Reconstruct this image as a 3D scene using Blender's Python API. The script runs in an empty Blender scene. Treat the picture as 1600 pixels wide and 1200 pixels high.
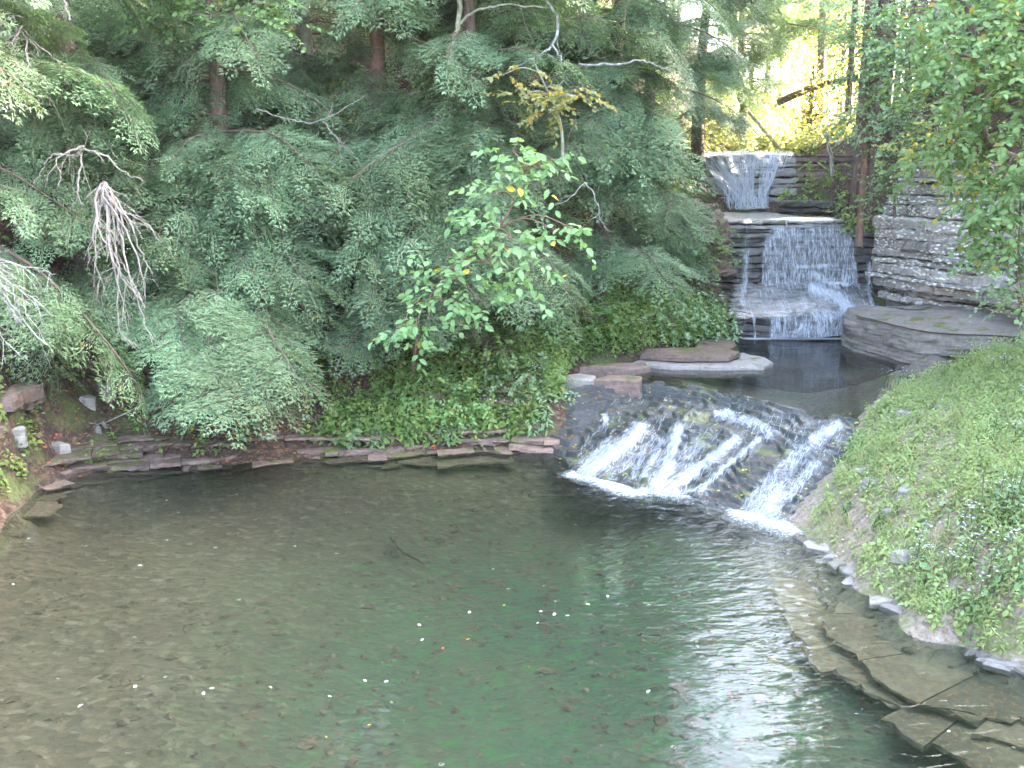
import bpy, math, random
import numpy as np
from mathutils import Vector, Matrix

rng = np.random.default_rng(11)
random.seed(11)
S = bpy.context.scene
C = S.collection
rad = math.radians

# ------------------------------------------------------------------ camera
H = 4.5
PITCH = rad(12.5)
F = 1555.6
cam_d = bpy.data.cameras.new('camera')
cam_d.lens = 35.0
cam_d.sensor_width = 36.0
cam_d.clip_start = 0.1
cam_d.clip_end = 600
cam = bpy.data.objects.new('camera', cam_d)
C.objects.link(cam)
cam.location = (0, 0, H)
cam.rotation_euler = (math.pi / 2 - PITCH, 0, 0)
S.camera = cam

# ------------------------------------------------------------------ light
SUN_EL, SUN_AZ = rad(31), rad(72)          # azimuth measured from +Y towards +X
w = bpy.data.worlds.new('World')
S.world = w
w.use_nodes = True
wn = w.node_tree
bg = wn.nodes['Background']
sky = wn.nodes.new('ShaderNodeTexSky')
sky.sky_type = 'NISHITA'
sky.sun_disc = False
sky.sun_elevation = SUN_EL
sky.sun_rotation = SUN_AZ
sky.dust_density = 5.0
sky.air_density = 0.7
sky.ozone_density = 0.0
wn.links.new(sky.outputs[0], bg.inputs[0])
bg.inputs[1].default_value = 0.15
sd = bpy.data.lights.new('sun', 'SUN')
sd.energy = 4.5
sd.angle = rad(0.5)
sd.color = (1.0, 0.93, 0.80)
sun = bpy.data.objects.new('sun', sd)
C.objects.link(sun)
to_sun = Vector((math.cos(SUN_EL) * math.sin(SUN_AZ), math.cos(SUN_EL) * math.cos(SUN_AZ), math.sin(SUN_EL)))
sun.rotation_euler = to_sun.to_track_quat('Z', 'Y').to_euler()
S.view_settings.view_transform = 'Standard'
S.view_settings.look = 'None'
S.view_settings.gamma = 1
S.view_settings.use_curve_mapping = False
S.view_settings.exposure = 4.8
S.cycles.use_denoising = True
S.cycles.max_bounces = 8
S.cycles.diffuse_bounces = 3
S.cycles.glossy_bounces = 2
S.cycles.transmission_bounces = 4
S.cycles.transparent_max_bounces = 10
S.cycles.sample_clamp_indirect = 4

# ------------------------------------------------------------------ picture <-> place
cp, sp = math.cos(PITCH), math.sin(PITCH)
def ray(px, py):
    a = (px - 800) / F
    b = (600 - py) / F
    return np.array([a, cp + b * sp, -sp + b * cp])
def on(px, py, z=0.0):
    r = ray(px, py)
    return np.array([0, 0, H]) + r * ((z - H) / r[2])
def at(px, py, Y):
    r = ray(px, py)
    return np.array([0, 0, H]) + r * (Y / r[1])
def proj(P):
    P = np.asarray(P, float).reshape(-1, 3)
    d = P[:, 1] * cp - (P[:, 2] - H) * sp
    u = P[:, 1] * sp + (P[:, 2] - H) * cp
    d = np.where(d < 0.05, 0.05, d)
    return 800 + F * P[:, 0] / d, 600 - F * u / d

# ------------------------------------------------------------------ noise
def _hash(i, j, k, seed):
    n = (i * 374761393 + j * 668265263 + k * 2147483647 + seed * 974711) & 0xFFFFFFFF
    n = ((n ^ (n >> 13)) * 1274126177) & 0xFFFFFFFF
    n = (n ^ (n >> 16)) & 0xFFFFFFFF
    return n / 4294967295.0
def vnoise(P, seed=0):
    P = np.asarray(P, float)
    I = np.floor(P).astype(np.int64)
    f = P - I
    f = f * f * (3 - 2 * f)
    r = 0
    for a in (0, 1):
        for b in (0, 1):
            for c in (0, 1):
                wgt = (f[..., 0] if a else 1 - f[..., 0]) * (f[..., 1] if b else 1 - f[..., 1]) * (f[..., 2] if c else 1 - f[..., 2])
                r = r + wgt * _hash(I[..., 0] + a, I[..., 1] + b, I[..., 2] + c, seed)
    return r * 2 - 1
def fbm(P, seed=0, o=3):
    P = np.asarray(P, float)
    r, a = 0, 1.0
    for k in range(o):
        r = r + a * vnoise(P, seed + k)
        P = P * 2.03
        a *= 0.5
    return r
def n2(x, y, s=1.0, seed=0, o=3):
    x = np.asarray(x, float); y = np.asarray(y, float)
    return fbm(np.stack([x * s, y * s, np.zeros_like(x) + 0.37], -1), seed, o)
def norm(v):
    v = np.asarray(v, float)
    return v / np.maximum(np.linalg.norm(v, axis=-1, keepdims=True), 1e-9)

# ------------------------------------------------------------------ mesh building
class MB:
    def __init__(s):
        s.v, s.t, s.q, s.tm, s.qm, s.a, s.n = [], [], [], [], [], {}, 0
    def add(s, v, f, mat=0, **attr):
        v = np.asarray(v, float).reshape(-1, 3)
        f = np.asarray(f, np.int64)
        if len(f) == 0:
            return
        if f.shape[1] == 3:
            s.t.append(f + s.n); s.tm.append(np.full(len(f), mat))
        else:
            s.q.append(f + s.n); s.qm.append(np.full(len(f), mat))
        attr.setdefault('var', 0.5)
        for k, val in attr.items():
            s.a.setdefault(k, []).append((s.n, np.broadcast_to(np.asarray(val, float), (len(v),))))
        s.v.append(v)
        s.n += len(v)
    def mesh(s, name, mats, smooth=False):
        me = bpy.data.meshes.new(name)
        V = np.concatenate(s.v) if s.v else np.zeros((0, 3))
        T = np.concatenate(s.t) if s.t else np.zeros((0, 3), np.int64)
        Q = np.concatenate(s.q) if s.q else np.zeros((0, 4), np.int64)
        me.vertices.add(len(V))
        me.vertices.foreach_set('co', V.astype(np.float32).ravel())
        loops = np.concatenate([T.ravel(), Q.ravel()]).astype(np.int32)
        me.loops.add(len(loops))
        me.loops.foreach_set('vertex_index', loops)
        me.polygons.add(len(T) + len(Q))
        st = np.concatenate([np.arange(len(T)) * 3, len(T) * 3 + np.arange(len(Q)) * 4]).astype(np.int32)
        me.polygons.foreach_set('loop_start', st)
        mi = np.concatenate((s.tm or [np.zeros(0)]) + (s.qm or [np.zeros(0)])).astype(np.int32)
        me.polygons.foreach_set('material_index', mi)
        me.polygons.foreach_set('use_smooth', np.full(len(mi), bool(smooth)))
        me.update(calc_edges=True)
        for k, ch in s.a.items():
            arr = np.full(len(V), 0.5, np.float32)
            for st0, val in ch:
                arr[st0:st0 + len(val)] = val
            at_ = me.attributes.new(k, 'FLOAT', 'POINT')
            at_.data.foreach_set('value', arr)
        for m in (mats if isinstance(mats, (list, tuple)) else [mats]):
            me.materials.append(m)
        return me
    def build(s, name, mats, parent=None, smooth=False):
        o = bpy.data.objects.new(name, s.mesh(name, mats, smooth))
        C.objects.link(o)
        if parent is not None:
            o.parent = parent
        return o

def tag(o, label=None, cat=None, group=None, kind=None):
    if label: o['label'] = label
    if cat: o['category'] = cat
    if group: o['group'] = group
    if kind: o['kind'] = kind
    return o
def empty(name, loc=(0, 0, 0), label=None, cat=None, group=None):
    o = bpy.data.objects.new(name, None)
    C.objects.link(o)
    o.location = tuple(float(c) for c in loc)
    o.empty_display_size = 0.2
    return tag(o, label, cat, group)

def tube(mb, pts, radii, n=5, mat=0, var=0.5, cap=True):
    P = np.asarray(pts, float)
    R = np.broadcast_to(np.asarray(radii, float), (len(P),))
    T = np.gradient(P, axis=0) if len(P) > 2 else np.repeat((P[1:] - P[:1]), 2, 0)
    T = norm(T)
    ref = np.array([0, 0, 1.0]) if abs(T[0, 2]) < 0.8 else np.array([1.0, 0, 0])
    A = norm(np.cross(T, ref))
    B = np.cross(T, A)
    th = np.arange(n) * 2 * math.pi / n
    ring = P[:, None] + R[:, None, None] * (np.cos(th)[None, :, None] * A[:, None] + np.sin(th)[None, :, None] * B[:, None])
    m = len(P)
    i = np.arange(m - 1)[:, None] * n
    j = np.arange(n)[None]
    f = np.stack([i + j, i + (j + 1) % n, i + n + (j + 1) % n, i + n + j], -1).reshape(-1, 4)
    mb.add(ring.reshape(-1, 3), f, mat, var=var)

def curve(pts, n=10):
    """Catmull-Rom through the points"""
    P = np.asarray(pts, float)
    P = np.vstack([2 * P[0] - P[1], P, 2 * P[-1] - P[-2]])
    out = []
    m = len(P) - 3
    for k in range(m):
        t = np.linspace(0, 1, n, endpoint=(k == m - 1))[:, None]
        a, b, c, d = P[k:k + 4]
        out.append(0.5 * (2 * b + (c - a) * t + (2 * a - 5 * b + 4 * c - d) * t ** 2 + (3 * b - a - 3 * c + d) * t ** 3))
    return np.vstack(out)

# leaf templates: length along +x, width along y, face +z
LEAF = (np.array([[0, 0, 0], [.28, .25, .05], [.28, -.25, .05], [.65, .24, .03], [.65, -.24, .03], [1, 0, -.10], [.3, 0, 0], [.66, 0, -.03]]),
        np.array([[0, 2, 6], [0, 6, 1], [2, 4, 7], [2, 7, 6], [6, 7, 3], [6, 3, 1], [4, 5, 7], [7, 5, 3]]))
OVAL = (np.array([[0, 0, 0], [.45, .3, .05], [1, 0, -.08], [.45, -.3, .05], [.45, 0, -.01]]),
        np.array([[0, 4, 1], [4, 2, 1], [0, 3, 4], [3, 2, 4]]))
KITE = (np.array([[0, 0, 0], [.35, .5, 0], [1, 0, 0], [.35, -.5, 0]]), np.array([[0, 3, 1], [1, 3, 2]]))
BLADE = (np.array([[0, .04, 0], [0, -.04, 0], [.5, .05, .06], [.5, -.05, .06], [1, 0, -.06]]), np.array([[0, 1, 3], [0, 3, 2], [2, 3, 4]]))
def stamp(mb, tmpl, pos, xdir, nrm, size, width=None, mat=0, var=None):
    pos = np.asarray(pos, float)
    N = len(pos)
    if N == 0:
        return
    x = norm(xdir)
    y = norm(np.cross(nrm, x))
    z = np.cross(x, y)
    sz = np.broadcast_to(np.asarray(size, float), (N,))
    wd = sz if width is None else np.broadcast_to(np.asarray(width, float), (N,))
    tv, tf = tmpl
    V = pos[:, None] + tv[None, :, 0, None] * x[:, None] * sz[:, None, None] + tv[None, :, 1, None] * y[:, None] * wd[:, None, None] \
        + tv[None, :, 2, None] * z[:, None] * sz[:, None, None]
    k = len(tv)
    Fc = (tf[None] + (np.arange(N) * k)[:, None, None]).reshape(-1, 3)
    if var is None:
        var = rng.random(N)
    mb.add(V.reshape(-1, 3), Fc, mat, var=np.repeat(np.broadcast_to(var, (N,)), k))

# ------------------------------------------------------------------ materials
def nodes(name):
    m = bpy.data.materials.new(name)
    m.use_nodes = True
    nt = m.node_tree
    nt.nodes.clear()
    out = nt.nodes.new('ShaderNodeOutputMaterial')
    def N(t, **kw):
        nd = nt.nodes.new(t)
        for k, v in kw.items():
            if k == 'inp':
                for a, b in v.items():
                    if isinstance(b, bpy.types.NodeSocket):
                        nt.links.new(b, nd.inputs[a])
                    else:
                        nd.inputs[a].default_value = b
            else:
                setattr(nd, k, v)
        return nd
    return m, nt, N, out
def ramp(N, fac, stops):
    r = N('ShaderNodeValToRGB', inp={0: fac})
    e = r.color_ramp.elements
    while len(e) < len(stops):
        e.new(0.5)
    for el, (p, c) in zip(e, stops):
        el.position = p
        el.color = tuple(c) + (1,) if len(c) == 3 else c
    return r.outputs[0]
def mixc(N, fac, a, b, mode='MIX'):
    m = N('ShaderNodeMix', data_type='RGBA', blend_type=mode)
    nt = m.id_data
    for idx, v in ((0, fac), (6, a), (7, b)):
        if isinstance(v, bpy.types.NodeSocket):
            nt.links.new(v, m.inputs[idx])
        else:
            m.inputs[idx].default_value = (tuple(v) + (1,)) if isinstance(v, (tuple, list)) and len(v) == 3 else v
    return m.outputs[2]
def math_(N, op, a, b=0.0, clamp=False):
    m = N('ShaderNodeMath', operation=op, use_clamp=clamp, inp={0: a, 1: b})
    return m.outputs[0]
def maprange(N, v, a, b, c=0.0, d=1.0):
    return N('ShaderNodeMapRange', inp={0: v, 1: a, 2: b, 3: c, 4: d}).outputs[0]
def coords(N, scale=(1, 1, 1), rot=(0, 0, 0)):
    g = N('ShaderNodeNewGeometry')
    return N('ShaderNodeMapping', inp={0: g.outputs['Position'], 2: rot, 3: scale}).outputs[0], g
def noise_(N, vec, scale, detail=3.0, rough=0.55, dist=0.0):
    return N('ShaderNodeTexNoise', inp={'Vector': vec, 'Scale': scale, 'Detail': detail, 'Roughness': rough, 'Distortion': dist}).outputs[0]

def leaf_mat(name, dark, light, accents=(), trans=0.35, rough=0.6, tint=(1.0, 1.05, 0.55)):
    """accents: list of (start, colour) along the per-leaf value"""
    m, nt, N, out = nodes(name)
    a = N('ShaderNodeAttribute', attribute_name='var').outputs['Fac']
    oi = N('ShaderNodeObjectInfo').outputs['Random']
    stops = [(0.0, dark), (0.55 if accents else 0.9, light)]
    for p, c in accents:
        stops.append((p - 0.01, stops[-1][1])); stops.append((p, c))
    col = ramp(N, a, stops)
    vec, g = coords(N)
    big = noise_(N, vec, 0.9, 2.0)
    col = mixc(N, math_(N, 'MULTIPLY', big, 0.55), col, (dark[0] * 1.1, dark[1] * 0.9, dark[2] * 0.6))
    hs = N('ShaderNodeHueSaturation', inp={'Hue': math_(N, 'MULTIPLY_ADD', oi, 0.02), 'Color': col})
    hv = N('ShaderNodeMath', operation='MULTIPLY_ADD', inp={0: oi, 1: 0.022, 2: 0.489}).outputs[0]
    vv = N('ShaderNodeMath', operation='MULTIPLY_ADD', inp={0: oi, 1: 0.4, 2: 0.8}).outputs[0]
    nt.links.new(hv, hs.inputs['Hue']); nt.links.new(vv, hs.inputs['Value'])
    col = hs.outputs[0]
    p = N('ShaderNodeBsdfPrincipled', inp={'Base Color': col, 'Roughness': rough, 'Specular IOR Level': 0.25})
    tr = N('ShaderNodeBsdfTranslucent', inp={'Color': mixc(N, 1.0, col, tint, 'MULTIPLY')})
    ms = N('ShaderNodeMixShader', inp={0: trans, 1: p.outputs[0], 2: tr.outputs[0]})
    nt.links.new(ms.outputs[0], out.inputs[0])
    return m

def bark_mat(name, c1, c2, rough=0.85, lichen=None):
    m, nt, N, out = nodes(name)
    vec, g = coords(N, (1, 1, 0.25))
    n = noise_(N, vec, 28, 4.0, 0.65)
    col = ramp(N, n, [(0.3, c1), (0.7, c2)])
    if lichen:
        v2, _ = coords(N)
        f = maprange(N, noise_(N, v2, 9, 3.0), 0.5, 0.62)
        col = mixc(N, f, col, lichen)
    bp = N('ShaderNodeBump', inp={'Strength': 0.6, 'Distance': 0.02, 'Height': n})
    p = N('ShaderNodeBsdfPrincipled', inp={'Base Color': col, 'Roughness': rough, 'Normal': bp.outputs[0]})
    nt.links.new(p.outputs[0], out.inputs[0])
    return m

def rock_mat(name, c1, c2, c3, lichen=0.0, moss=0.0, wet=0.0, streak=7.0, litter=0.0):
    m, nt, N, out = nodes(name)
    vec, g = coords(N, (1, 1, streak))
    v1, _ = coords(N)
    oi = N('ShaderNodeObjectInfo').outputs['Random']
    a = noise_(N, vec, 2.2, 5.0, 0.6, 0.3)
    b = noise_(N, v1, 13, 5.0, 0.65)
    col = ramp(N, a, [(0.25, c1), (0.5, c2), (0.75, c3)])
    col = mixc(N, 0.45, col, ramp(N, b, [(0.3, tuple(c * 0.55 for c in c1)), (0.75, c3)]))
    bright = N('ShaderNodeMath', operation='MULTIPLY_ADD', inp={0: oi, 1: 0.5, 2: 0.72}).outputs[0]
    hs = N('ShaderNodeHueSaturation', inp={'Color': col}); nt.links.new(bright, hs.inputs['Value'])
    col = hs.outputs[0]
    if lichen:
        big = noise_(N, vec, 0.8, 3.0)
        spot = N('ShaderNodeTexVoronoi', inp={'Vector': N('ShaderNodeMapping', inp={0: v1, 3: (1, 1, 2.2)}).outputs[0], 'Scale': 9.0, 'Randomness': 1.0}).outputs['Distance']
        f = math_(N, 'MULTIPLY', maprange(N, big, 0.44, 0.52), maprange(N, math_(N, 'ADD', spot, math_(N, 'MULTIPLY', b, 0.35)), 0.62, 0.48))
        f = math_(N, 'MULTIPLY', f, lichen, True)
        col = mixc(N, f, col, (0.62, 0.64, 0.62))
    sep = N('ShaderNodeSeparateXYZ', inp={0: g.outputs['Normal']}).outputs[2]
    if moss:
        f = math_(N, 'MULTIPLY', maprange(N, sep, 0.3, 0.9), maprange(N, noise_(N, v1, 2.6, 4.0), 0.62 - 0.25 * moss, 0.70 - 0.2 * moss), True)
        col = mixc(N, f, col, mixc(N, b, (0.035, 0.06, 0.012), (0.13, 0.15, 0.04)))
    if litter:
        f = math_(N, 'MULTIPLY', maprange(N, sep, 0.4, 0.9), maprange(N, noise_(N, v1, 16, 3.0), 0.56, 0.62), True)
        col = mixc(N, math_(N, 'MULTIPLY', f, litter), col, (0.28, 0.15, 0.07))
    hgt = math_(N, 'ADD', math_(N, 'MULTIPLY', a, 0.6), math_(N, 'MULTIPLY', b, 0.5))
    bp = N('ShaderNodeBump', inp={'Strength': 0.7, 'Distance': 0.05, 'Height': hgt})
    ro = maprange(N, b, 0.3, 0.7, 0.85 - 0.72 * wet, 0.95 - 0.6 * wet)
    p = N('ShaderNodeBsdfPrincipled', inp={'Base Color': col, 'Roughness': ro, 'Normal': bp.outputs[0], 'Specular IOR Level': 0.4 + 0.3 * wet})
    nt.links.new(p.outputs[0], out.inputs[0])
    return m

def ground_mat():
    m, nt, N, out = nodes('leaf_litter')
    v, g = coords(N)
    z = N('ShaderNodeSeparateXYZ', inp={0: g.outputs['Position']}).outputs
    a = noise_(N, v, 1.1, 4.0)
    b = noise_(N, v, 14, 4.0, 0.7)
    vo = N('ShaderNodeTexVoronoi', inp={'Vector': v, 'Scale': 17.0}).outputs['Color']
    vf = N('ShaderNodeSeparateColor', inp={0: vo}).outputs[0]
    litter = ramp(N, vf, [(0.0, (0.035, 0.022, 0.015)), (0.4, (0.075, 0.045, 0.03)), (0.75, (0.12, 0.072, 0.048)), (1.0, (0.18, 0.115, 0.07))])
    soil = ramp(N, b, [(0.3, (0.02, 0.014, 0.01)), (0.7, (0.095, 0.062, 0.042))])
    col = mixc(N, maprange(N, b, 0.42, 0.55), soil, litter)
    moss = mixc(N, b, (0.03, 0.05, 0.01), (0.13, 0.17, 0.05))
    col = mixc(N, math_(N, 'MULTIPLY', maprange(N, a, 0.52, 0.62), 0.8), col, moss)
    bp = N('ShaderNodeBump', inp={'Strength': 0.8, 'Distance': 0.05, 'Height': math_(N, 'ADD', b, vf)})
    p = N('ShaderNodeBsdfPrincipled', inp={'Base Color': col, 'Roughness': 0.9, 'Normal': bp.outputs[0]})
    nt.links.new(p.outputs[0], out.inputs[0])
    return m
def bank_mat():
    m, nt, N, out = nodes('bank_soil')
    v, g = coords(N)
    a = noise_(N, v, 1.6, 4.0)
    b = noise_(N, v, 16, 5.0, 0.7)
    col = ramp(N, b, [(0.25, (0.07, 0.055, 0.04)), (0.5, (0.24, 0.20, 0.15)), (0.75, (0.40, 0.36, 0.30))])
    col = mixc(N, math_(N, 'MULTIPLY', maprange(N, a, 0.45, 0.6), 0.7), col, mixc(N, b, (0.09, 0.11, 0.03), (0.26, 0.29, 0.13)))
    bp = N('ShaderNodeBump', inp={'Strength': 0.9, 'Distance': 0.05, 'Height': b})
    p = N('ShaderNodeBsdfPrincipled', inp={'Base Color': col, 'Roughness': 0.9, 'Normal': bp.outputs[0]})
    nt.links.new(p.outputs[0], out.inputs[0])
    return m
def bed_mat():
    m, nt, N, out = nodes('stream_gravel')
    v, g = coords(N)
    xyz = N('ShaderNodeSeparateXYZ', inp={0: g.outputs['Position']}).outputs
    a = noise_(N, v, 0.9, 4.0)
    b = noise_(N, v, 9, 5.0, 0.7)
    st = N('ShaderNodeMapping', inp={0: v, 3: (1.0, 1.6, 1)}).outputs[0]
    vo = N('ShaderNodeTexVoronoi', inp={'Vector': st, 'Scale': 9.0, 'Randomness': 1.0})
    vf = N('ShaderNodeSeparateColor', inp={0: vo.outputs['Color']}).outputs[0]
    gravel = ramp(N, vf, [(0.0, (0.055, 0.038, 0.026)), (0.5, (0.097, 0.068, 0.047)), (0.85, (0.139, 0.101, 0.072)), (1.0, (0.181, 0.150, 0.118))])
    silt = ramp(N, b, [(0.3, (0.066, 0.050, 0.034)), (0.7, (0.109, 0.081, 0.057))])
    col = mixc(N, maprange(N, b, 0.38, 0.62), silt, gravel)
    # algae on the bed, thickest in the deep middle
    deep = N('ShaderNodeAttribute', attribute_name='algae').outputs['Fac']
    f = math_(N, 'MULTIPLY', deep, maprange(N, math_(N, 'ADD', a, math_(N, 'MULTIPLY', b, 0.3)), 0.5, 0.72, 0.55, 1.0), True)
    col = mixc(N, f, col, mixc(N, b, (0.028, 0.055, 0.031), (0.062, 0.096, 0.059)))
    f2 = math_(N, 'MULTIPLY', deep, maprange(N, noise_(N, v, 4.5, 5.0, 0.72), 0.53, 0.63), True)
    col = mixc(N, math_(N, 'MULTIPLY', f2, 0.7), col, (0.025, 0.118, 0.028))
    sh = N('ShaderNodeAttribute', attribute_name='shelf').outputs['Fac']
    crk = N('ShaderNodeTexVoronoi', feature='DISTANCE_TO_EDGE', inp={'Vector': N('ShaderNodeMapping', inp={0: v, 3: (1.0, 2.2, 1)}).outputs[0], 'Scale': 2.6}).outputs['Distance']
    tan = mixc(N, maprange(N, math_(N, 'ADD', crk, math_(N, 'MULTIPLY', b, 0.05)), 0.01, 0.06), (0.062, 0.050, 0.037), mixc(N, b, (0.099, 0.077, 0.056), (0.248, 0.205, 0.155)))
    col = mixc(N, maprange(N, math_(N, 'ADD', sh, math_(N, 'MULTIPLY', a, 0.5)), 0.5, 0.75), col, tan)
    bp = N('ShaderNodeBump', inp={'Strength': 0.7, 'Distance': 0.04, 'Height': math_(N, 'ADD', vo.outputs['Distance'], b)})
    p = N('ShaderNodeBsdfPrincipled', inp={'Base Color': col, 'Roughness': 0.8, 'Normal': bp.outputs[0]})
    nt.links.new(p.outputs[0], out.inputs[0])
    return m
def water_mat(name, tint, bump=0.02, foam=True, rough=0.02):
    m, nt, N, out = nodes(name)
    v, g = coords(N)
    rip = N('ShaderNodeAttribute', attribute_name='rip').outputs['Fac']
    fine = noise_(N, N('ShaderNodeMapping', inp={0: v, 2: (0, 0, 0.12), 3: (2.2, 6.0, 1)}).outputs[0], 1.0, 2.5, 0.5, 0.6)
    fine2 = noise_(N, N('ShaderNodeMapping', inp={0: v, 2: (0, 0, -0.35), 3: (5, 11, 1)}).outputs[0], 1.0, 2.0, 0.5)
    h = math_(N, 'ADD', fine, math_(N, 'MULTIPLY', fine2, 0.4))
    h = math_(N, 'MULTIPLY', h, rip)
    bp = N('ShaderNodeBump', inp={'Strength': 1.0, 'Distance': bump * 1.35, 'Height': h})
    fr = N('ShaderNodeFresnel', inp={'IOR': 1.33, 'Normal': bp.outputs[0]}).outputs[0]
    gl = N('ShaderNodeBsdfGlossy', inp={'Color': (1, 1, 1, 1), 'Roughness': rough, 'Normal': bp.outputs[0]})
    tr = N('ShaderNodeBsdfTransparent', inp={'Color': tuple(tint) + (1,)})
    ms = N('ShaderNodeMixShader', inp={0: fr, 1: tr.outputs[0], 2: gl.outputs[0]})
    res = ms.outputs[0]
    # a little silt hanging in the water
    df = N('ShaderNodeBsdfDiffuse', inp={'Color': (0.07, 0.09, 0.07, 1)})
    res = N('ShaderNodeMixShader', inp={0: 0.07, 1: res, 2: df.outputs[0]}).outputs[0]
    if foam:
        fo = N('ShaderNodeAttribute', attribute_name='foam').outputs['Fac']
        nz = noise_(N, v, 20, 5.0, 0.75, 0.6)
        f = maprange(N, math_(N, 'ADD', fo, math_(N, 'MULTIPLY', math_(N, 'SUBTRACT', nz, 0.5), 2.2)), 0.5, 1.1)
        f = math_(N, 'MULTIPLY', f, math_(N, 'GREATER_THAN', fo, 0.02))
        wh = N('ShaderNodeBsdfDiffuse', inp={'Color': (0.42, 0.46, 0.49, 1)})
        res = N('ShaderNodeMixShader', inp={0: f, 1: res, 2: wh.outputs[0]}).outputs[0]
    nt.links.new(res, out.inputs[0])
    return m
def fall_mat(name, su=38.0, sv=3.0, gloss=0.3):
    """running water: clear film with white streaks along the flow (fu across, fv along)"""
    m, nt, N, out = nodes(name)
    fu = N('ShaderNodeAttribute', attribute_name='fu').outputs['Fac']
    fv = N('ShaderNodeAttribute', attribute_name='fv').outputs['Fac']
    de = N('ShaderNodeAttribute', attribute_name='dens').outputs['Fac']
    vec = N('ShaderNodeCombineXYZ', inp={0: math_(N, 'MULTIPLY', fu, su), 1: math_(N, 'MULTIPLY', fv, sv), 2: 0.0}).outputs[0]
    vec2 = N('ShaderNodeCombineXYZ', inp={0: math_(N, 'MULTIPLY', fu, su * 0.4), 1: math_(N, 'MULTIPLY', fv, sv * 2.6), 2: 3.0}).outputs[0]
    n1 = noise_(N, vec, 1.0, 4.0, 0.65, 0.3)
    n2_ = noise_(N, vec2, 1.0, 4.0, 0.65, 0.8)
    nn = math_(N, 'ADD', math_(N, 'MULTIPLY', n1, 0.6), math_(N, 'MULTIPLY', n2_, 0.4))
    f = maprange(N, math_(N, 'ADD', math_(N, 'MULTIPLY', math_(N, 'SUBTRACT', nn, 0.5), 2.2), de), 0.38, 1.15)
    f = math_(N, 'MULTIPLY', f, maprange(N, de, 0.02, 0.15))
    bp = N('ShaderNodeBump', inp={'Strength': 0.8, 'Distance': 0.03, 'Height': nn})
    p = N('ShaderNodeBsdfPrincipled', inp={'Base Color': (0.40, 0.45, 0.495, 1), 'Roughness': 0.35, 'Normal': bp.outputs[0]})
    fr = N('ShaderNodeFresnel', inp={'IOR': 1.33, 'Normal': bp.outputs[0]}).outputs[0]
    gl = N('ShaderNodeBsdfGlossy', inp={'Roughness': 0.08, 'Normal': bp.outputs[0]})
    tr = N('ShaderNodeBsdfTransparent', inp={'Color': (0.93, 0.97, 0.97, 1)})
    film = N('ShaderNodeMixShader', inp={0: math_(N, 'MULTIPLY', fr, maprange(N, de, 0.0, 0.1, 0.0, gloss)), 1: tr.outputs[0], 2: gl.outputs[0]})
    ms = N('ShaderNodeMixShader', inp={0: f, 1: film.outputs[0], 2: p.outputs[0]})
    nt.links.new(ms.outputs[0], out.inputs[0])
    return m
def plain(name, c, rough=0.7, spec=0.4, vary=0.25, scale=20, trans=0.0):
    m, nt, N, out = nodes(name)
    v, g = coords(N)
    a = N('ShaderNodeAttribute', attribute_name='var').outputs['Fac']
    col = mixc(N, math_(N, 'MULTIPLY', noise_(N, v, scale, 3.0), vary * 2), c, tuple(x * 0.5 for x in c))
    p = N('ShaderNodeBsdfPrincipled', inp={'Base Color': col, 'Roughness': rough, 'Specular IOR Level': spec})
    res = p.outputs[0]
    if trans:
        t = N('ShaderNodeBsdfTransparent')
        res = N('ShaderNodeMixShader', inp={0: trans, 1: res, 2: t.outputs[0]}).outputs[0]
    nt.links.new(res, out.inputs[0])
    return m

M = {}
M['ground'] = ground_mat()
M['bank'] = bank_mat()
M['bed'] = bed_mat()
M['water'] = water_mat('pool_water', (0.78, 0.86, 0.77), 0.030, rough=0.0)
M['upwater'] = water_mat('upper_pool_water', (0.72, 0.74, 0.70), 0.012)
M['fall'] = fall_mat('falling_water', 30.0, 2.6)
M['rapid'] = fall_mat('rushing_water', 20.0, 3.2, 0.10)
M['strand'] = plain('white_water', (0.46, 0.50, 0.54), 0.4, 0.3, 0.05, 8, 0.4)
M['hemlock'] = leaf_mat('hemlock_needles', (0.07, 0.125, 0.06), (0.205, 0.325, 0.185), [(0.95, (0.26, 0.28, 0.08)), (0.99, (0.32, 0.22, 0.06))], 0.25, 0.5)
M['leaf'] = leaf_mat('green_leaf', (0.10, 0.20, 0.07), (0.22, 0.37, 0.15), [(0.95, (0.35, 0.30, 0.06))], 0.4)
M['sapling'] = leaf_mat('sapling_leaf', (0.13, 0.25, 0.10), (0.22, 0.38, 0.18), [(0.985, (0.55, 0.42, 0.05))], 0.4)
M['blue_leaf'] = leaf_mat('pale_leaf', (0.13, 0.23, 0.12), (0.28, 0.42, 0.25), [(0.96, (0.36, 0.36, 0.08))], 0.4)
M['under'] = leaf_mat('undergrowth_leaf', (0.07, 0.14, 0.04), (0.24, 0.36, 0.11), [(0.84, (0.38, 0.40, 0.10)), (0.975, (0.22, 0.14, 0.05))], 0.4)
M['herb'] = leaf_mat('bank_herb', (0.17, 0.27, 0.09), (0.38, 0.50, 0.22), [(0.90, (0.38, 0.38, 0.12)), (0.96, (0.40, 0.33, 0.2))], 0.4)
M['gold'] = leaf_mat('yellow_leaf', (0.20, 0.26, 0.10), (0.42, 0.47, 0.24), [(0.8, (0.50, 0.38, 0.05))], 0.5, tint=(1.2, 1.1, 0.6))
M['yellow'] = leaf_mat('autumn_leaf', (0.38, 0.34, 0.06), (0.60, 0.50, 0.12), [], 0.4, tint=(1, 1, 0.6))
M['straw'] = leaf_mat('dry_grass', (0.28, 0.24, 0.13), (0.48, 0.43, 0.27), [], 0.3)
M['bark'] = bark_mat('brown_bark', (0.06, 0.042, 0.03), (0.17, 0.12, 0.09))
M['redbark'] = bark_mat('reddish_bark', (0.10, 0.06, 0.045), (0.24, 0.15, 0.11))
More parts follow.
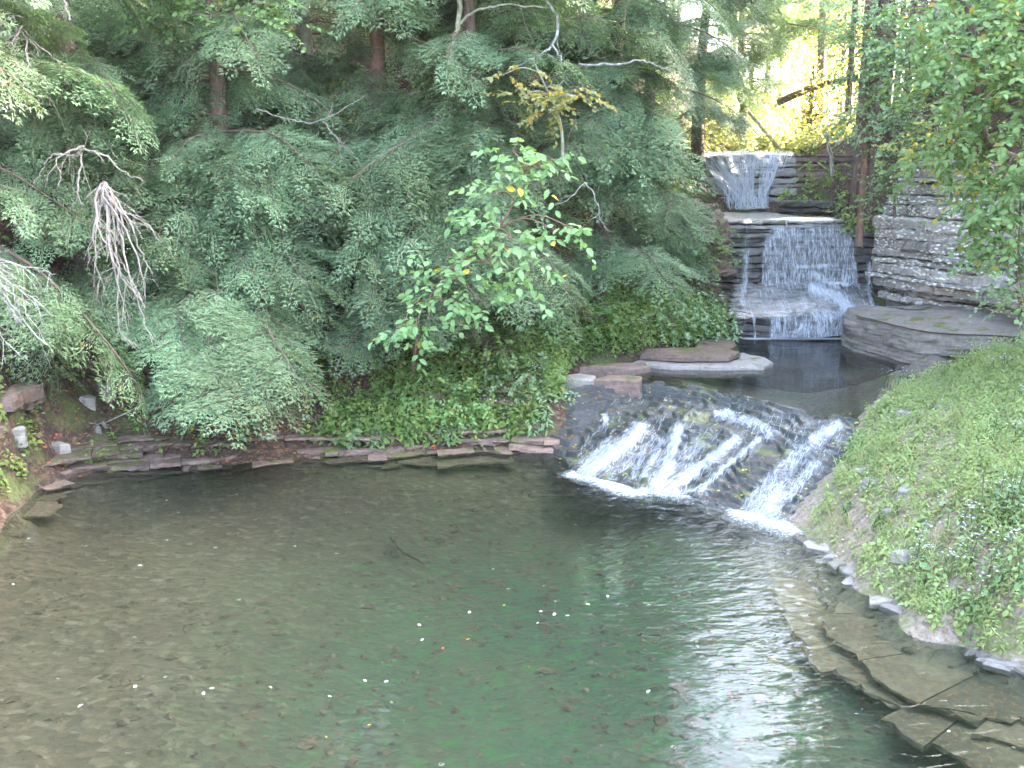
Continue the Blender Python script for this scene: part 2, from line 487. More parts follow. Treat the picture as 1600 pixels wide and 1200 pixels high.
M['palebark'] = bark_mat('pale_bark', (0.14, 0.14, 0.09), (0.34, 0.33, 0.26), lichen=(0.30, 0.36, 0.26))
M['dead'] = bark_mat('dead_wood', (0.15, 0.13, 0.11), (0.34, 0.31, 0.28))
M['lichenwood'] = bark_mat('lichen_wood', (0.12, 0.11, 0.10), (0.27, 0.27, 0.26), lichen=(0.34, 0.38, 0.36))
M['stem'] = bark_mat('green_stem', (0.06, 0.09, 0.03), (0.14, 0.17, 0.07))
M['cliff'] = rock_mat('grey_cliff', (0.15, 0.142, 0.128), (0.27, 0.258, 0.235), (0.42, 0.40, 0.375), lichen=1.0, moss=0.35)
M['ledge'] = rock_mat('brown_shale', (0.085, 0.055, 0.042), (0.17, 0.122, 0.098), (0.28, 0.215, 0.18), moss=0.4, litter=0.5)
M['pale'] = rock_mat('pale_slab', (0.17, 0.155, 0.135), (0.26, 0.245, 0.215), (0.36, 0.34, 0.31), moss=0.15, wet=0.25)
M['tan'] = rock_mat('tan_shale', (0.085, 0.062, 0.042), (0.165, 0.125, 0.09), (0.25, 0.195, 0.145), litter=0.6, streak=1.0)
M['boulder'] = rock_mat('boulder_rock', (0.09, 0.082, 0.07), (0.155, 0.143, 0.125), (0.235, 0.22, 0.195), moss=0.25, litter=0.4, streak=9)
M['wet'] = rock_mat('wet_shale', (0.028, 0.025, 0.023), (0.065, 0.058, 0.053), (0.13, 0.12, 0.108), moss=0.25, wet=0.55)
M['wetbed'] = rock_mat('wet_cascade_rock', (0.014, 0.018, 0.018), (0.034, 0.042, 0.042), (0.075, 0.078, 0.074), moss=0.2, wet=0.38, streak=2.5, litter=0.5)
M['petal'] = plain('white_petal', (0.55, 0.53, 0.62), 0.6, 0.2, 0.1)
M['paleleaf'] = plain('bleached_leaf', (0.72, 0.68, 0.60), 0.6, 0.3, 0.1)
M['redleaf'] = plain('red_leaf', (0.40, 0.12, 0.05), 0.6, 0.3, 0.2)
M['pebble'] = plain('pebble', (0.42, 0.40, 0.35), 0.8, 0.3, 0.3, 6)

# ------------------------------------------------------------------ terrain
CT = []
def ctl(*pts):
    for p in pts:
        CT.append(tuple(float(c) for c in p))
def ctl_px(z, *pp):
    for px, py in pp:
        q = on(px, py, z); CT.append((q[0], q[1], z))
SH_L = [(0, 812), (50, 766), (130, 745), (300, 729), (480, 715), (660, 706), (830, 700)]
ctl_px(0.0, *SH_L)
SH_R = [(1250, 829), (1290, 865), (1330, 902), (1400, 945), (1500, 1000), (1600, 1050)]
ctl_px(0.0, *SH_R)
ctl_px(-.10, *[(x - 22, y + 14) for x, y in SH_R])
ctl_px(.10, *[(x + 20, y - 12) for x, y in SH_R[1:]])
ctl((-6.9, 10, 0), (-7.2, 7, 0), (-7.5, 3, 0), (-7.6, -2, 0), (5.0, 6.5, 0), (5.4, 4, 0), (5.7, -2, 0), (6, -15, 0), (-8, -15, 0))
ctl_px(-.28, (150, 860), (500, 780), (750, 745))
ctl_px(-.4, (60, 1000), (200, 1100), (350, 930))
ctl_px(-.75, (650, 950), (900, 1000), (700, 1100), (900, 880), (950, 810))
ctl_px(-.55, (450, 1100), (1100, 1080), (1050, 880), (1200, 960))
ctl_px(-.22, (1300, 960), (1400, 1040), (1500, 1090), (1270, 890))
ctl_px(-.5, (1250, 1150), (1450, 1170))
ctl((-4, 3, -.5), (0, 3, -.6), (3.5, 3, -.5), (0, -3, -.6), (0, -15, -.6))
# left slope
for px, py in [(-60, 860)] + SH_L:
    q = on(px, py, 0)
    k = 1.0 if px > 20 else 0.9
    for d, z in ((.9, .42), (2.5, 1.5), (5, 3.6), (10, 8.2), (20, 16.5), (38, 26)):
        ctl((q[0] - (0.25 * d if px < 300 else 0.08 * d), q[1] + d, z))
ctl((-8.4, 11, 1.1), (-9, 8, 1.5), (-9, 3, 1.5), (-13, 8, 6), (-13, 1, 6), (-20, 8, 13), (-20, -8, 13), (-35, 10, 22), (-35, -20, 20))
# beside the cascade and the upper pool
ctl_px(.42, (845, 655)); ctl_px(.7, (868, 622)); ctl_px(.84, (890, 596))
ctl_px(.9, (1000, 556), (1080, 548)); ctl_px(.95, (1140, 530))
for px, py, Y in ((900, 560, 18.3), (1000, 520, 19.6), (1060, 500, 20.6)):
    ctl(at(px, py, Y))
ctl((1.2, 20.5, 2.6), (2.6, 22.2, 3.2), (1.0, 23.5, 5.0), (4.2, 23.5, 3.1), (3.4, 26, 4.4), (1.5, 28, 7.5), (-1, 30, 11.5))
# upper pool floor, falls
ctl((3.6, 17.3, .55), (5, 17, .4), (6.3, 17, .5), (5.3, 19.5, .35), (6.2, 20.5, .4), (6.6, 18.2, .55), (5, 20.5, .45), (5.0, 15.2, .55), (4.2, 15.9, .55), (2.6, 16.9, .7))
ctl((5.5, 22.9, 1.0), (6.8, 22.9, 1.0), (5.0, 22.6, 1.0), (5.8, 25, 2.6), (7, 25, 2.6), (5.3, 25.5, 2.8))
ctl((6, 28.4, 4.5), (7.3, 28.4, 4.5), (7.2, 33, 4.7), (10, 40, 5.2), (14, 55, 6), (20, 80, 8))
ctl((4.6, 28, 5.2), (4.0, 34, 8.2), (6.5, 42, 8.2), (2, 42, 14), (8, 60, 12), (-5, 60, 25))
ctl((9.4, 26.8, 5.2), (12, 28, 7), (14, 34, 6.3), (20, 33, 6.5), (30, 36, 7), (40, 60, 8), (30, 60, 7))
# beneath the lower cascade
for (a, b, z) in ((900, 690, -.25), (1000, 690, -.05), (1100, 690, .05), (1200, 700, .05), (1230, 770, -.25), (1070, 740, -.3)):
    q = on(a, b, z); ctl(q)
ctl_px(-.38, (900, 748), (990, 779), (1080, 788), (1150, 812))
# right bank
ctl_px(.95, (1355, 645), (1445, 592), (1450, 740), (1400, 690))
ctl_px(.62, (1345, 745)); ctl_px(.28, (1290, 790)); ctl_px(.42, (1380, 860)); ctl_px(.5, (1480, 920)); ctl_px(.3, (1590, 990)); ctl_px(.95, (1600, 860)); ctl_px(1.2, (1600, 700)); ctl_px(.8, (1500, 820))
ctl_px(1.1, (1530, 570)); ctl_px(1.45, (1600, 545))
ctl((8.6, 10, 1.5), (7.5, 6, 1.2), (8, 2, 1.3), (10.8, 12, 2.5), (12, 6, 4.5), (16, 6, 9), (14, -4, 6), (22, 2, 14), (25, -15, 12))
# right wall
ctl((7.9, 19.0, .9), (8.3, 18.2, 1.1), (9.0, 16.8, 1.2), (9.4, 15, 1.4))
ctl((8.2, 22.8, 2.4), (8.5, 20.5, .9), (9.0, 19.4, 1.0), (9.6, 18.2, 1.1), (9.9, 17.0, 1.2), (9.5, 21.4, 3.9), (10.3, 20.0, 4.2), (11.1, 18.4, 4.5), (11.4, 16.0, 4.6), (11.6, 13.5, 4.2), (9.4, 23.6, 4.6), (12, 20, 6.5), (13, 15, 7))
ctl((16, 20, 10.5), (19, 14, 14), (26, 14, 19), (42, 8, 24), (16, 26, 8.5))  # out-of-view hill, added to block the sun from the gorge
ctl((-70, 40, 34), (-70, -60, 25), (70, -60, 25), (75, 30, 24), (0, -60, -.6), (90, 120, 14), (-60, 130, 38), (30, 140, 13), (140, 60, 24), (-140, 0, 34), (140, -140, 24), (-140, -140, 24), (140, 140, 16), (-140, 140, 38))
CT = np.array(CT)
_c = 0.35
def _phi(A, B):
    d = A[:, None] - B[None]
    return np.sqrt((d ** 2).sum(-1) + _c * _c)
_A = np.zeros((len(CT) + 3, len(CT) + 3))
_A[:len(CT), :len(CT)] = _phi(CT[:, :2], CT[:, :2]) + np.eye(len(CT)) * -0.04
_Pm = np.hstack([np.ones((len(CT), 1)), CT[:, :2]])
_A[:len(CT), len(CT):] = _Pm
_A[len(CT):, :len(CT)] = _Pm.T
_W = np.linalg.solve(_A, np.concatenate([CT[:, 2], np.zeros(3)]))
def hbase(x, y):
    x = np.atleast_1d(np.asarray(x, float)); y = np.atleast_1d(np.asarray(y, float))
    P = np.stack([x.ravel(), y.ravel()], -1)
    out = np.empty(len(P))
    for i in range(0, len(P), 20000):
        p = P[i:i + 20000]
        out[i:i + 20000] = _phi(p, CT[:, :2]) @ _W[:-3] + _W[-3] + p @ _W[-2:]
    return out.reshape(x.shape)
def h(x, y):
    z = hbase(x, y)
    x = np.atleast_1d(np.asarray(x, float)); y = np.atleast_1d(np.asarray(y, float))
    amp = np.clip((z - 0.05) * 0.5, 0.0, 1.0) * 0.10 + np.clip((z - 3) * .1, 0, .5) * .3
    return z + amp * n2(x, y, 0.9, 5, 4) + 0.03 * n2(x, y, 3.1, 9, 3) * np.clip(np.abs(z) * 5, 0.15, 1)
def dist_poly(P, L):
    d = np.full(len(P), 1e9)
    for a, b in zip(L[:-1], L[1:]):
        ab = b - a
        t = np.clip(((P - a) @ ab) / max(ab @ ab, 1e-9), 0, 1)
        d = np.minimum(d, np.linalg.norm(P - a - t[:, None] * ab, axis=1))
    return d
def axis(stops):
    out = []
    for (a, b, st) in stops:
        out.append(np.arange(a, b - 1e-6, st))
    return np.concatenate(out + [[stops[-1][1]]])
gx = axis([(-150, -40, 8), (-40, -14, 1.3), (-14, -8, .3), (-8, 10.5, .1), (10.5, 16, .35), (16, 40, 1.3), (40, 150, 8)])
gy = axis([(-150, -30, 8), (-30, 0, 1.5), (0, 5, .3), (5, 22, .1), (22, 32, .25), (32, 60, 1.2), (60, 150, 6)])
GX, GY = np.meshgrid(gx, gy)
GZ = h(GX, GY)
nxg, nyg = len(gx), len(gy)
Vg = np.stack([GX, GY, GZ], -1).reshape(-1, 3)
ii = (np.arange(nyg - 1)[:, None] * nxg + np.arange(nxg - 1)[None]).reshape(-1)
Qg = np.stack([ii, ii + 1, ii + nxg + 1, ii + nxg], -1)
ctr = Vg[Qg].mean(1)
wetmask = (ctr[:, 2] < -0.02) & (ctr[:, 0] > -9) & (ctr[:, 0] < 7)
bankmask = (~wetmask) & (ctr[:, 0] > 3.0) & (ctr[:, 1] < 18.0) & (ctr[:, 1] > -12) & (ctr[:, 2] < 2.2)
def sub(mask, name, mat, **attr):
    idx = np.unique(Qg[mask])
    mp = np.full(len(Vg), -1); mp[idx] = np.arange(len(idx))
    mb = MB()
    mb.add(Vg[idx], mp[Qg[mask]], **{k: f(Vg[idx]) for k, f in attr.items()})
    return tag(mb.build(name, mat, smooth=True), kind='structure')
sub(~wetmask & ~bankmask, 'ground', M['ground'])
sub(bankmask, 'ground_bank', M['bank'])
def shelf(V):
    L = np.array([on(px, py, 0)[:2] for px, py in ((1250, 829), (1330, 902), (1400, 945), (1500, 1000), (1600, 1050), (1750, 1130))])
    return np.clip(1.0 - dist_poly(V[:, :2], L) / 1.1, 0, 1)
def algae(V):
    d = np.hypot((V[:, 0] - 0.9) / 3.0, (V[:, 1] - 9.6) / 3.6)
    return np.clip(1.6 - d, 0, 1)
sub(wetmask, 'stream_bed', M['bed'], algae=algae, shelf=shelf)

# ------------------------------------------------------------------ water of the two pools
TOE = np.array([on(*p) for p in ((835, 700, 0), (905, 739, 0), (985, 769, 0), (1070, 773, 0), (1150, 802, 0), (1245, 829, 0))])
wx = np.arange(-9.5, 7.01, 0.08); wy = np.arange(-12, 15.9, 0.08)
WX, WY = np.meshgrid(wx, wy)
V = np.stack([WX, WY, np.zeros_like(WX)], -1).reshape(-1, 3)
d = dist_poly(V[:, :2], TOE[1:, :2])
foamlines = [((905, 739), (985, 769)), ((1040, 768), (1110, 770)), ((1165, 806), (1235, 826))]
fd = np.full(len(V), 9.0)
for a, b in foamlines:
    fd = np.minimum(fd, dist_poly(V[:, :2] + .10 * np.stack([n2(V[:, 0], V[:, 1], 2.5, 33), n2(V[:, 0], V[:, 1], 2.5, 34)], -1), np.array([on(*a)[:2], on(*b)[:2]])))
ripv = np.clip(0.13 + 1.5 * np.exp(-d / 0.9) + 0.85 * np.exp(-((V[:, 0] - 3.0 + (V[:, 1] - 8) * -.15) / 1.5) ** 2) * np.exp(-d / 5.0) + 0.10 * n2(V[:, 0], V[:, 1], .5, 3), 0.05, 2)
V[:, 2] += 0.012 * np.exp(-d / 0.8) * np.sin(d * 24 + 2 * n2(V[:, 0], V[:, 1], 1.2, 8)) * (d < 4)
i0 = (np.arange(len(wy) - 1)[:, None] * len(wx) + np.arange(len(wx) - 1)[None]).reshape(-1)
Qw = np.stack([i0, i0 + 1, i0 + len(wx) + 1, i0 + len(wx)], -1)
hz = hbase(V[:, 0], V[:, 1])
Qw = Qw[(hz[Qw].min(1) < 0.12)]
mb = MB(); mb.add(V, Qw, rip=ripv, foam=.85 * np.exp(-(fd / 0.26) ** 2) + .42 * np.exp(-d / .55))
tag(mb.build('pool_water', M['water'], smooth=True), kind='structure')

LIP = np.array([on(*p) for p in ((868, 612, .80), (1000, 598, .82), (1100, 609, .84), (1170, 622, .85), (1260, 646, .85), (1350, 659, .85))])
def along(L, n):
    s = np.concatenate([[0], np.cumsum(np.linalg.norm(np.diff(L, axis=0), axis=1))])
    t = np.linspace(0, s[-1], n)
    return np.stack([np.interp(t, s, L[:, k]) for k in range(3)], -1)
nu, nv = 70, 70
A = along(LIP[1:], nu); A[:, 2] = .85
B = np.stack([np.linspace(2.2, 8.6, nu), np.full(nu, 21.2), np.full(nu, .85)], -1)
v = np.linspace(0, 1, nv)[:, None, None]
P = (A[None] * (1 - v) + B[None] * v)
P = P.reshape(-1, 3)
q = (np.arange(nv - 1)[:, None] * nu + np.arange(nu - 1)[None]).reshape(-1)
Q = np.stack([q, q + 1, q + nu + 1, q + nu], -1)
base = np.array([on(1170, 529, .85), on(1320, 529, .85)])
db = dist_poly(P[:, :2], base[:, :2])
mb = MB()
mb.add(P, Q, rip=np.clip(.25 + 1.0 * np.exp(-db / 1.2) + .25 * n2(P[:, 0], P[:, 1], .7, 2), .1, 2), foam=1.0 * np.exp(-(db / .16) ** 2) + .22 * np.exp(-db / .5))
tag(mb.build('upper_pool_water', M['upwater'], smooth=True), kind='structure')

# ------------------------------------------------------------------ layered rock
def block_mesh(front, inward, back, z0, z1, jit=0.02, seed=0):
    """one bed of rock: a swept ring along its broken front edge"""
    K = len(front)
    r = np.random.default_rng(seed)
    hgt = z1 - z0
    e = min(.03, hgt * .25)
    prof = [(back, z0), (e * 1.3, z0 + .002), (0, z0 + e), (r.uniform(-.2, .5) * e, z1 - e), (e * 1.3, z1 - .002), (back, z1)]
    V = np.zeros((K, 6, 3))
    for j, (o, z) in enumerate(prof):
        oo = o + (r.normal(0, jit, K) if 0 < j < 5 else 0)
        V[:, j, :2] = front + inward * np.broadcast_to(oo, (K,))[:, None]
        V[:, j, 2] = z + (r.normal(0, min(jit, hgt * .12), K) if 0 < j < 5 else 0)
    f = []
    for k in range(K - 1):
        for j in range(5):
            f.append((k * 6 + j, (k + 1) * 6 + j, (k + 1) * 6 + j + 1, k * 6 + j + 1))
    mb = MB()
    mb.add(V.reshape(-1, 3), f)
    n = (K - 1) * 6
    caps = [(0, 1, 2), (0, 2, 3), (0, 3, 4), (0, 4, 5), (n, n + 2, n + 1), (n, n + 3, n + 2), (n, n + 4, n + 3), (n, n + 5, n + 4)]
    # caps share the ring's vertices
    mb.t.append(np.array(caps)); mb.tm.append(np.zeros(len(caps)))
    return mb
_seed = [100]
def strata(parent, name, mat, path, z0, z1, off=lambda t, s: 0.0, thick=(.06, .16), blen=(.5, 1.5), back=1.0, rough=.05, wav=.12, tilt=0.0, gap=0.006, step=.14):
    path = np.asarray(path, float)
    s = np.concatenate([[0], np.cumsum(np.linalg.norm(np.diff(path, axis=0), axis=1))])
    z = z0
    L = s[-1]
    while z < z1 - .02:
        th = min(rng.uniform(*thick), z1 - z)
        layer = rng.normal(0, rough)
        a = 0.0
        while a < L - .05:
            b = min(L, a + rng.uniform(*blen))
            if L - b < .25: b = L
            n = max(3, int((b - a) / step) + 1)
            t = np.linspace(a, b - .008, n)
            P = np.stack([np.interp(t, s, path[:, k]) for k in (0, 1)], -1)
            e = 0.12
            P1 = np.stack([np.interp(np.clip(t + e, 0, L), s, path[:, k]) for k in (0, 1)], -1)
            P0 = np.stack([np.interp(np.clip(t - e, 0, L), s, path[:, k]) for k in (0, 1)], -1)
            dr = norm(P1 - P0)
            inw = np.stack([-dr[:, 1], dr[:, 0]], -1)
            o = layer + rng.normal(0, rough * .6) + wav * n2(t + 7.3 * z, np.full(n, z * 4.0), 1.1, 21, 2) * .5
            o = o + np.array([off((z + th / 2 - z0) / (z1 - z0), tt / L) for tt in t])
            P = P + inw * o[:, None]
            _seed[0] += 1
            zz = z - tilt * a + rng.uniform(-.012, .03) * min(1, th / .08)
            mb = block_mesh(P, inw, back, zz + gap / 2, zz + th - gap / 2, .014, _seed[0])
            mb.build(name, mat, parent)
            a = b
        z += th

def cliff(name, label, cat='rock ledge', group=None, loc=(0, 0, 0)):
    return empty(name, loc, label, cat, group)

r0 = cliff('rock_cliff', 'grey layered rock cliff with white lichen at the right of the big waterfall', 'cliff')
CLIFF = [(7.55, 21.3), (7.75, 20.5), (8.1, 19.7), (8.6, 19.0), (9.05, 18.2), (9.3, 17.2), (9.6, 15.8), (9.9, 14.2), (10.3, 12.5)]
def cliff_off(t, s):
    o = 0.0
    if t < .22: o = .50 - t * .6
    elif t < .48: o = .33 - .48 * math.sin((t - .22) / .26 * math.pi * .5)
    else: o = -.15 + (t - .48) * 1.25
    o += .20 if s < .2 else 0
    return o
strata(r0, 'rock_layer', M['cliff'], CLIFF, 0.75, 4.55, cliff_off, (.06, .26), (1.2, 4.5), 1.6, .07, .28, gap=.002, step=.1)

r1 = cliff('boulder', 'long grey bedded boulder lying at the right edge of the upper pool', 'boulder')
def loft(name, path, z0, z1, off, mat, parent=None, back=1.2, nz=26, step=.1, bump=.04, bed=.09, top_tilt=0.0):
    path = np.asarray(path, float)
    s = np.concatenate([[0], np.cumsum(np.linalg.norm(np.diff(path, axis=0), axis=1))])
    n = int(s[-1] / step) + 2
    t = np.linspace(0, s[-1], n)
    P = np.stack([np.interp(t, s, path[:, k]) for k in (0, 1)], -1)
    ker = np.ones(5) / 5
    Pp = np.pad(P, ((2, 2), (0, 0)), 'edge')
    P = np.stack([np.convolve(Pp[:, k], ker, 'valid') for k in (0, 1)], -1)
    dr = norm(np.gradient(P, axis=0))
    inw = np.stack([-dr[:, 1], dr[:, 0]], -1)
    rows = []
    for k in range(nz):
        u = k / (nz - 1)
        z = z0 + (z1 - z0) * u
        o = np.array([off(u, q / s[-1]) for q in t])
        bedk = np.floor(u * nz / 3.0)
        o = o + bed * vnoise(np.stack([t * .8, np.full(n, bedk * 3.7), np.full(n, 1.5)], -1), 41) + bump * fbm(np.stack([t * 3, np.full(n, z * 9), np.full(n, 4.)], -1), 43)
        rows.append(np.concatenate([P + inw * o[:, None], np.full((n, 1), z)], 1))
    for k in range(1, 7):
        b = back * k / 6
        o = np.array([off(1.0, q / s[-1]) for q in t]) + b
        zz = z1 + top_tilt * b + .05 * fbm(np.stack([t * 1.5, np.full(n, b * 2), np.full(n, 9.)], -1), 47)
        rows.append(np.concatenate([P + inw * o[:, None], zz[:, None]], 1))
    R = np.array(rows)
    m = len(R)
    q = (np.arange(m - 1)[:, None] * n + np.arange(n - 1)[None]).reshape(-1)
    mb = MB()
    mb.add(R.reshape(-1, 3), np.stack([q, q + 1, q + n + 1, q + n], -1))
    return mb.build(name, mat, parent, smooth=False)
loft('boulder_body', [(7.5, 21.0), (6.85, 20.6), (6.72, 19.75), (7.0, 18.7), (7.28, 17.7), (7.9, 17.3), (8.8, 17.1), (9.6, 16.6)], .5, 1.56,
     lambda u, s: .02 + .5 * max(0, u - .75) ** 1.5 + (.12 if u < .12 else 0), M['boulder'], r1, 1.6, 30, top_tilt=.12)
r2 = cliff('boulder', 'small rounded grey boulder at the waterline in front of the long boulder', 'boulder')
loft('boulder_body', [(7.5, 18.2), (6.95, 17.62), (6.92, 17.3), (7.2, 17.0), (7.7, 16.9), (8.2, 17.2)], .6, 1.18,
     lambda u, s: .0 + .45 * u ** 2, M['boulder'], r2, .7, 18)
r3 = cliff('pale_outcrop', 'pale bare rock outcrop along the right edge of the upper pool', 'rock ledge')
strata(r3, 'rock_layer', M['pale'], [(9.4, 16.5), (8.4, 16.75), (7.5, 16.75), (6.95, 16.4), (6.5, 15.9), (6.1, 15.4)], .7, 1.1, lambda t, s: t * .55 - .05, (.06, .12), (.4, .9), .7, .05, .12)

# the big waterfall's rock
rf = cliff('rock_ledge', 'dark wet rock steps behind the big waterfall', 'rock face')
strata(rf, 'rock_layer', M['wet'], [(4.35, 20.9), (4.75, 21.0), (6.0, 21.02), (7.6, 21.0)], .5, 1.28, lambda t, s: .1 * t + .18 * math.sin(s * 9), (.1, .2), (.5, 1.4), 1.6, .06, .25)
strata(rf, 'rock_layer', M['wet'], [(4.5, 21.1), (4.8, 21.1), (6.0, 21.1), (8.0, 21.15)], 1.28, 1.78, lambda t, s: 1.1 * t + .12 * math.sin(s * 9 + 1), (.035, .11), (.4, 1.2), 1.6, .07, .25)
strata(rf, 'rock_layer', M['wet'], [(4.7, 22.25), (5.2, 22.2), (6.3, 22.2), (7.5, 22.25), (7.95, 22.1), (8.1, 21.6)], 1.78, 3.06, lambda t, s: (.0 if (t < .72 and s < .5) else .12) + .1 * t, (.08, .2), (.6, 1.6), 1.5, .035, .1)
strata(rf, 'rock_layer', M['pale'], [(4.4, 22.9), (5.3, 22.45), (6.3, 22.4), (7.2, 22.5), (7.6, 22.9)], 3.06, 3.24, lambda t, s: .08 * t, (.09, .1), (1.2, 2.6), 4.3, .02, .06)
ru = cliff('rock_ledge', 'layered pale and dark rock beside the upper waterfall', 'rock face')
strata(ru, 'rock_layer', M['pale'], [(4.6, 26.6), (5.6, 26.35), (6.6, 26.3), (7.4, 26.2)], 3.2, 4.72, lambda t, s: .85 * t, (.08, .2), (.6, 1.6), 1.8, .04, .1)
strata(ru, 'rock_layer', M['ledge'], [(7.15, 26.4), (7.9, 26.0), (8.9, 25.6), (9.8, 25.3)], 3.2, 4.72, lambda t, s: .7 * t, (.08, .2), (.6, 1.6), 1.8, .05, .12)
strata(ru, 'rock_layer', M['wet'], [(6.75, 25.6), (7.4, 25.2), (8.2, 24.9), (8.9, 24.6)], 3.26, 3.58, lambda t, s: .15 - .3 * t, (.12, .2), (1.2, 2.4), 1.3, .04, .1)
rl = cliff('shale_wall', 'dark brown layered shale wall at the left of the big waterfall', 'rock face')
strata(rl, 'rock_layer', M['ledge'], [(2.3, 22.6), (3.0, 21.7), (3.6, 21.3), (4.4, 21.35), (4.85, 21.9), (4.95, 22.5)], 1.0, 3.3, lambda t, s: .12 * t + (.14 if .3 < t < .5 else 0), (.06, .22), (.5, 1.4), 1.4, .06, .16)
strata(rl, 'rock_layer', M['ledge'], [(3.2, 23.6), (4.2, 23.2), (5.0, 23.6), (5.3, 24.8)], 3.2, 3.55, lambda t, s: .3 * t, (.07, .14), (.6, 1.6), 1.4, .05, .16)

# flat slabs at the head of the upper pool's left side
def slab(name, pts, z0, z1, mat, parent=None, jit=.02):
    """flat stone with an uneven outline, bevelled edge"""
    P = np.asarray(pts, float)
    out = []
    for a, b in zip(P, np.roll(P, -1, 0)):
        m = max(1, int(np.linalg.norm(b - a) / .18))
        for k in range(m):
            out.append(a + (b - a) * k / m + rng.normal(0, jit, 2) * (k > 0))
    P = np.array(out); n = len(P); c = P.mean(0)
    e = min(.04, (z1 - z0) * .35)
    sc = lambda k: c + (P - c) * (1 - k / max(np.linalg.norm(P - c, axis=1).mean(), .05))
    rings = [(sc(e), z0), (P, z0 + e * .6), (sc(e * .2), z1 - e * .7), (sc(e * 1.2), z1)]
    V = np.vstack([np.concatenate([r, np.full((n, 1), z) + rng.normal(0, e * .12, (n, 1))], 1) for r, z in rings] + [[[c[0], c[1], z1]]])
    i = np.arange(n); j = (i + 1) % n
    mb = MB()
    f = np.concatenate([np.stack([i + k * n, j + k * n, j + (k + 1) * n, i + (k + 1) * n], -1) for k in range(3)])
    mb.add(V, f)
    mb.t.append(np.stack([i + 3 * n, j + 3 * n, np.full(n, 4 * n)], -1)); mb.tm.append(np.zeros(n))
    return mb.build(name, mat, parent)
def slab_px(name, pp, z0, z1, mat, label, cat='stone slab', group=None):
    pts = [on(px, py, z1)[:2] for px, py in pp]
    return tag(slab(name, pts, z0, z1, mat), label, cat, group)
slab_px('stone_slab', [(985, 566), (1045, 571), (1130, 572), (1195, 571), (1209, 566), (1200, 559), (1165, 551), (1090, 553), (1010, 556)], .70, .93, M['pale'], 'broad pale flat slab reaching into the upper pool')
slab_px('stone_slab', [(1000, 553), (1060, 557), (1140, 556), (1158, 549), (1120, 543), (1050, 543), (1005, 545)], .94, 1.06, M['ledge'], 'mossy brown slab lying on top of the broad pale slab')
slab_px('stone_slab', [(1085, 541), (1140, 543), (1152, 536), (1140, 528), (1090, 530)], .8, 1.04, M['ledge'], 'mossy stone beside the pool just left of the waterfall foot')
slab_px('stone_slab', [(905, 572), (990, 575), (1018, 571), (1010, 566), (940, 567)], .75, .97, M['ledge'], 'thin brown slab left of the broad pale slab')
slab_px('stone_slab', [(885, 590), (925, 593), (932, 586), (905, 583), (885, 584)], .6, .95, M['pale'], 'small pale slab beside the green plants at the head of the cascade')
slab_px('stone_slab', [(925, 592), (1000, 594), (1004, 587), (950, 584)], .6, .93, M['ledge'], 'flat brown slab at the upper left of the cascade')

# left bank: stacked shale at the waterline
rb = cliff('shale_ledge', 'low ledge of thin brown shale layers along the far left waterline', 'rock ledge')
pathL = [on(px, py + 3, 0)[:2] for px, py in ((-90, 905), (-10, 822), (50, 768), (130, 747), (300, 731), (480, 717), (660, 708), (800, 702))]
strata(rb, 'rock_layer', M['ledge'], pathL, -.12, .30, lambda t, s: t * .75 + .0, (.03, .09), (.2, .8), .9, .15, .45, step=.08)
rb2 = cliff('shale_ledge', 'broken brown rock shelf just left of the lower cascade', 'rock ledge')
pathC = [on(*p)[:2] for p in ((800, 690, .1), (850, 690, .15), (880, 668, .35), (905, 640, .5), (960, 612, .7))]
strata(rb2, 'rock_layer', M['ledge'], pathC, -.05, .78, lambda t, s: t * .9 - .1, (.06, .13), (.4, 1.0), 1.0, .06, .2)
rb3 = cliff('rock_outcrop', 'dark mossy rock outcrop at the far left edge of the pool', 'rock ledge')
strata(rb3, 'rock_layer', M['ledge'], [on(px, py, 0)[:2] for px, py in ((-260, 1010), (-110, 890), (-20, 815), (38, 772))] + [(-6.9, 14.6)], .1, 1.5, lambda t, s: .25 * t + .18, (.09, .24), (.4, 1.1), 1.2, .08, .25)

rs = cliff('rock_shelf', 'flat brown rock shelf sliding under the water along the right bank', 'rock ledge')
SHELF = [on(px, py, 0)[:2] for px, py in ((1225, 872), (1242, 930), (1278, 990), (1345, 1045), (1435, 1090), (1545, 1135), (1660, 1195), (1780, 1290))]
strata(rs, 'rock_layer', M['tan'], SHELF, -.30, -.13, lambda t, s: .12 + t * .3, (.05, .07), (.3, .9), 1.4, .16, .5, gap=.006, step=.09)

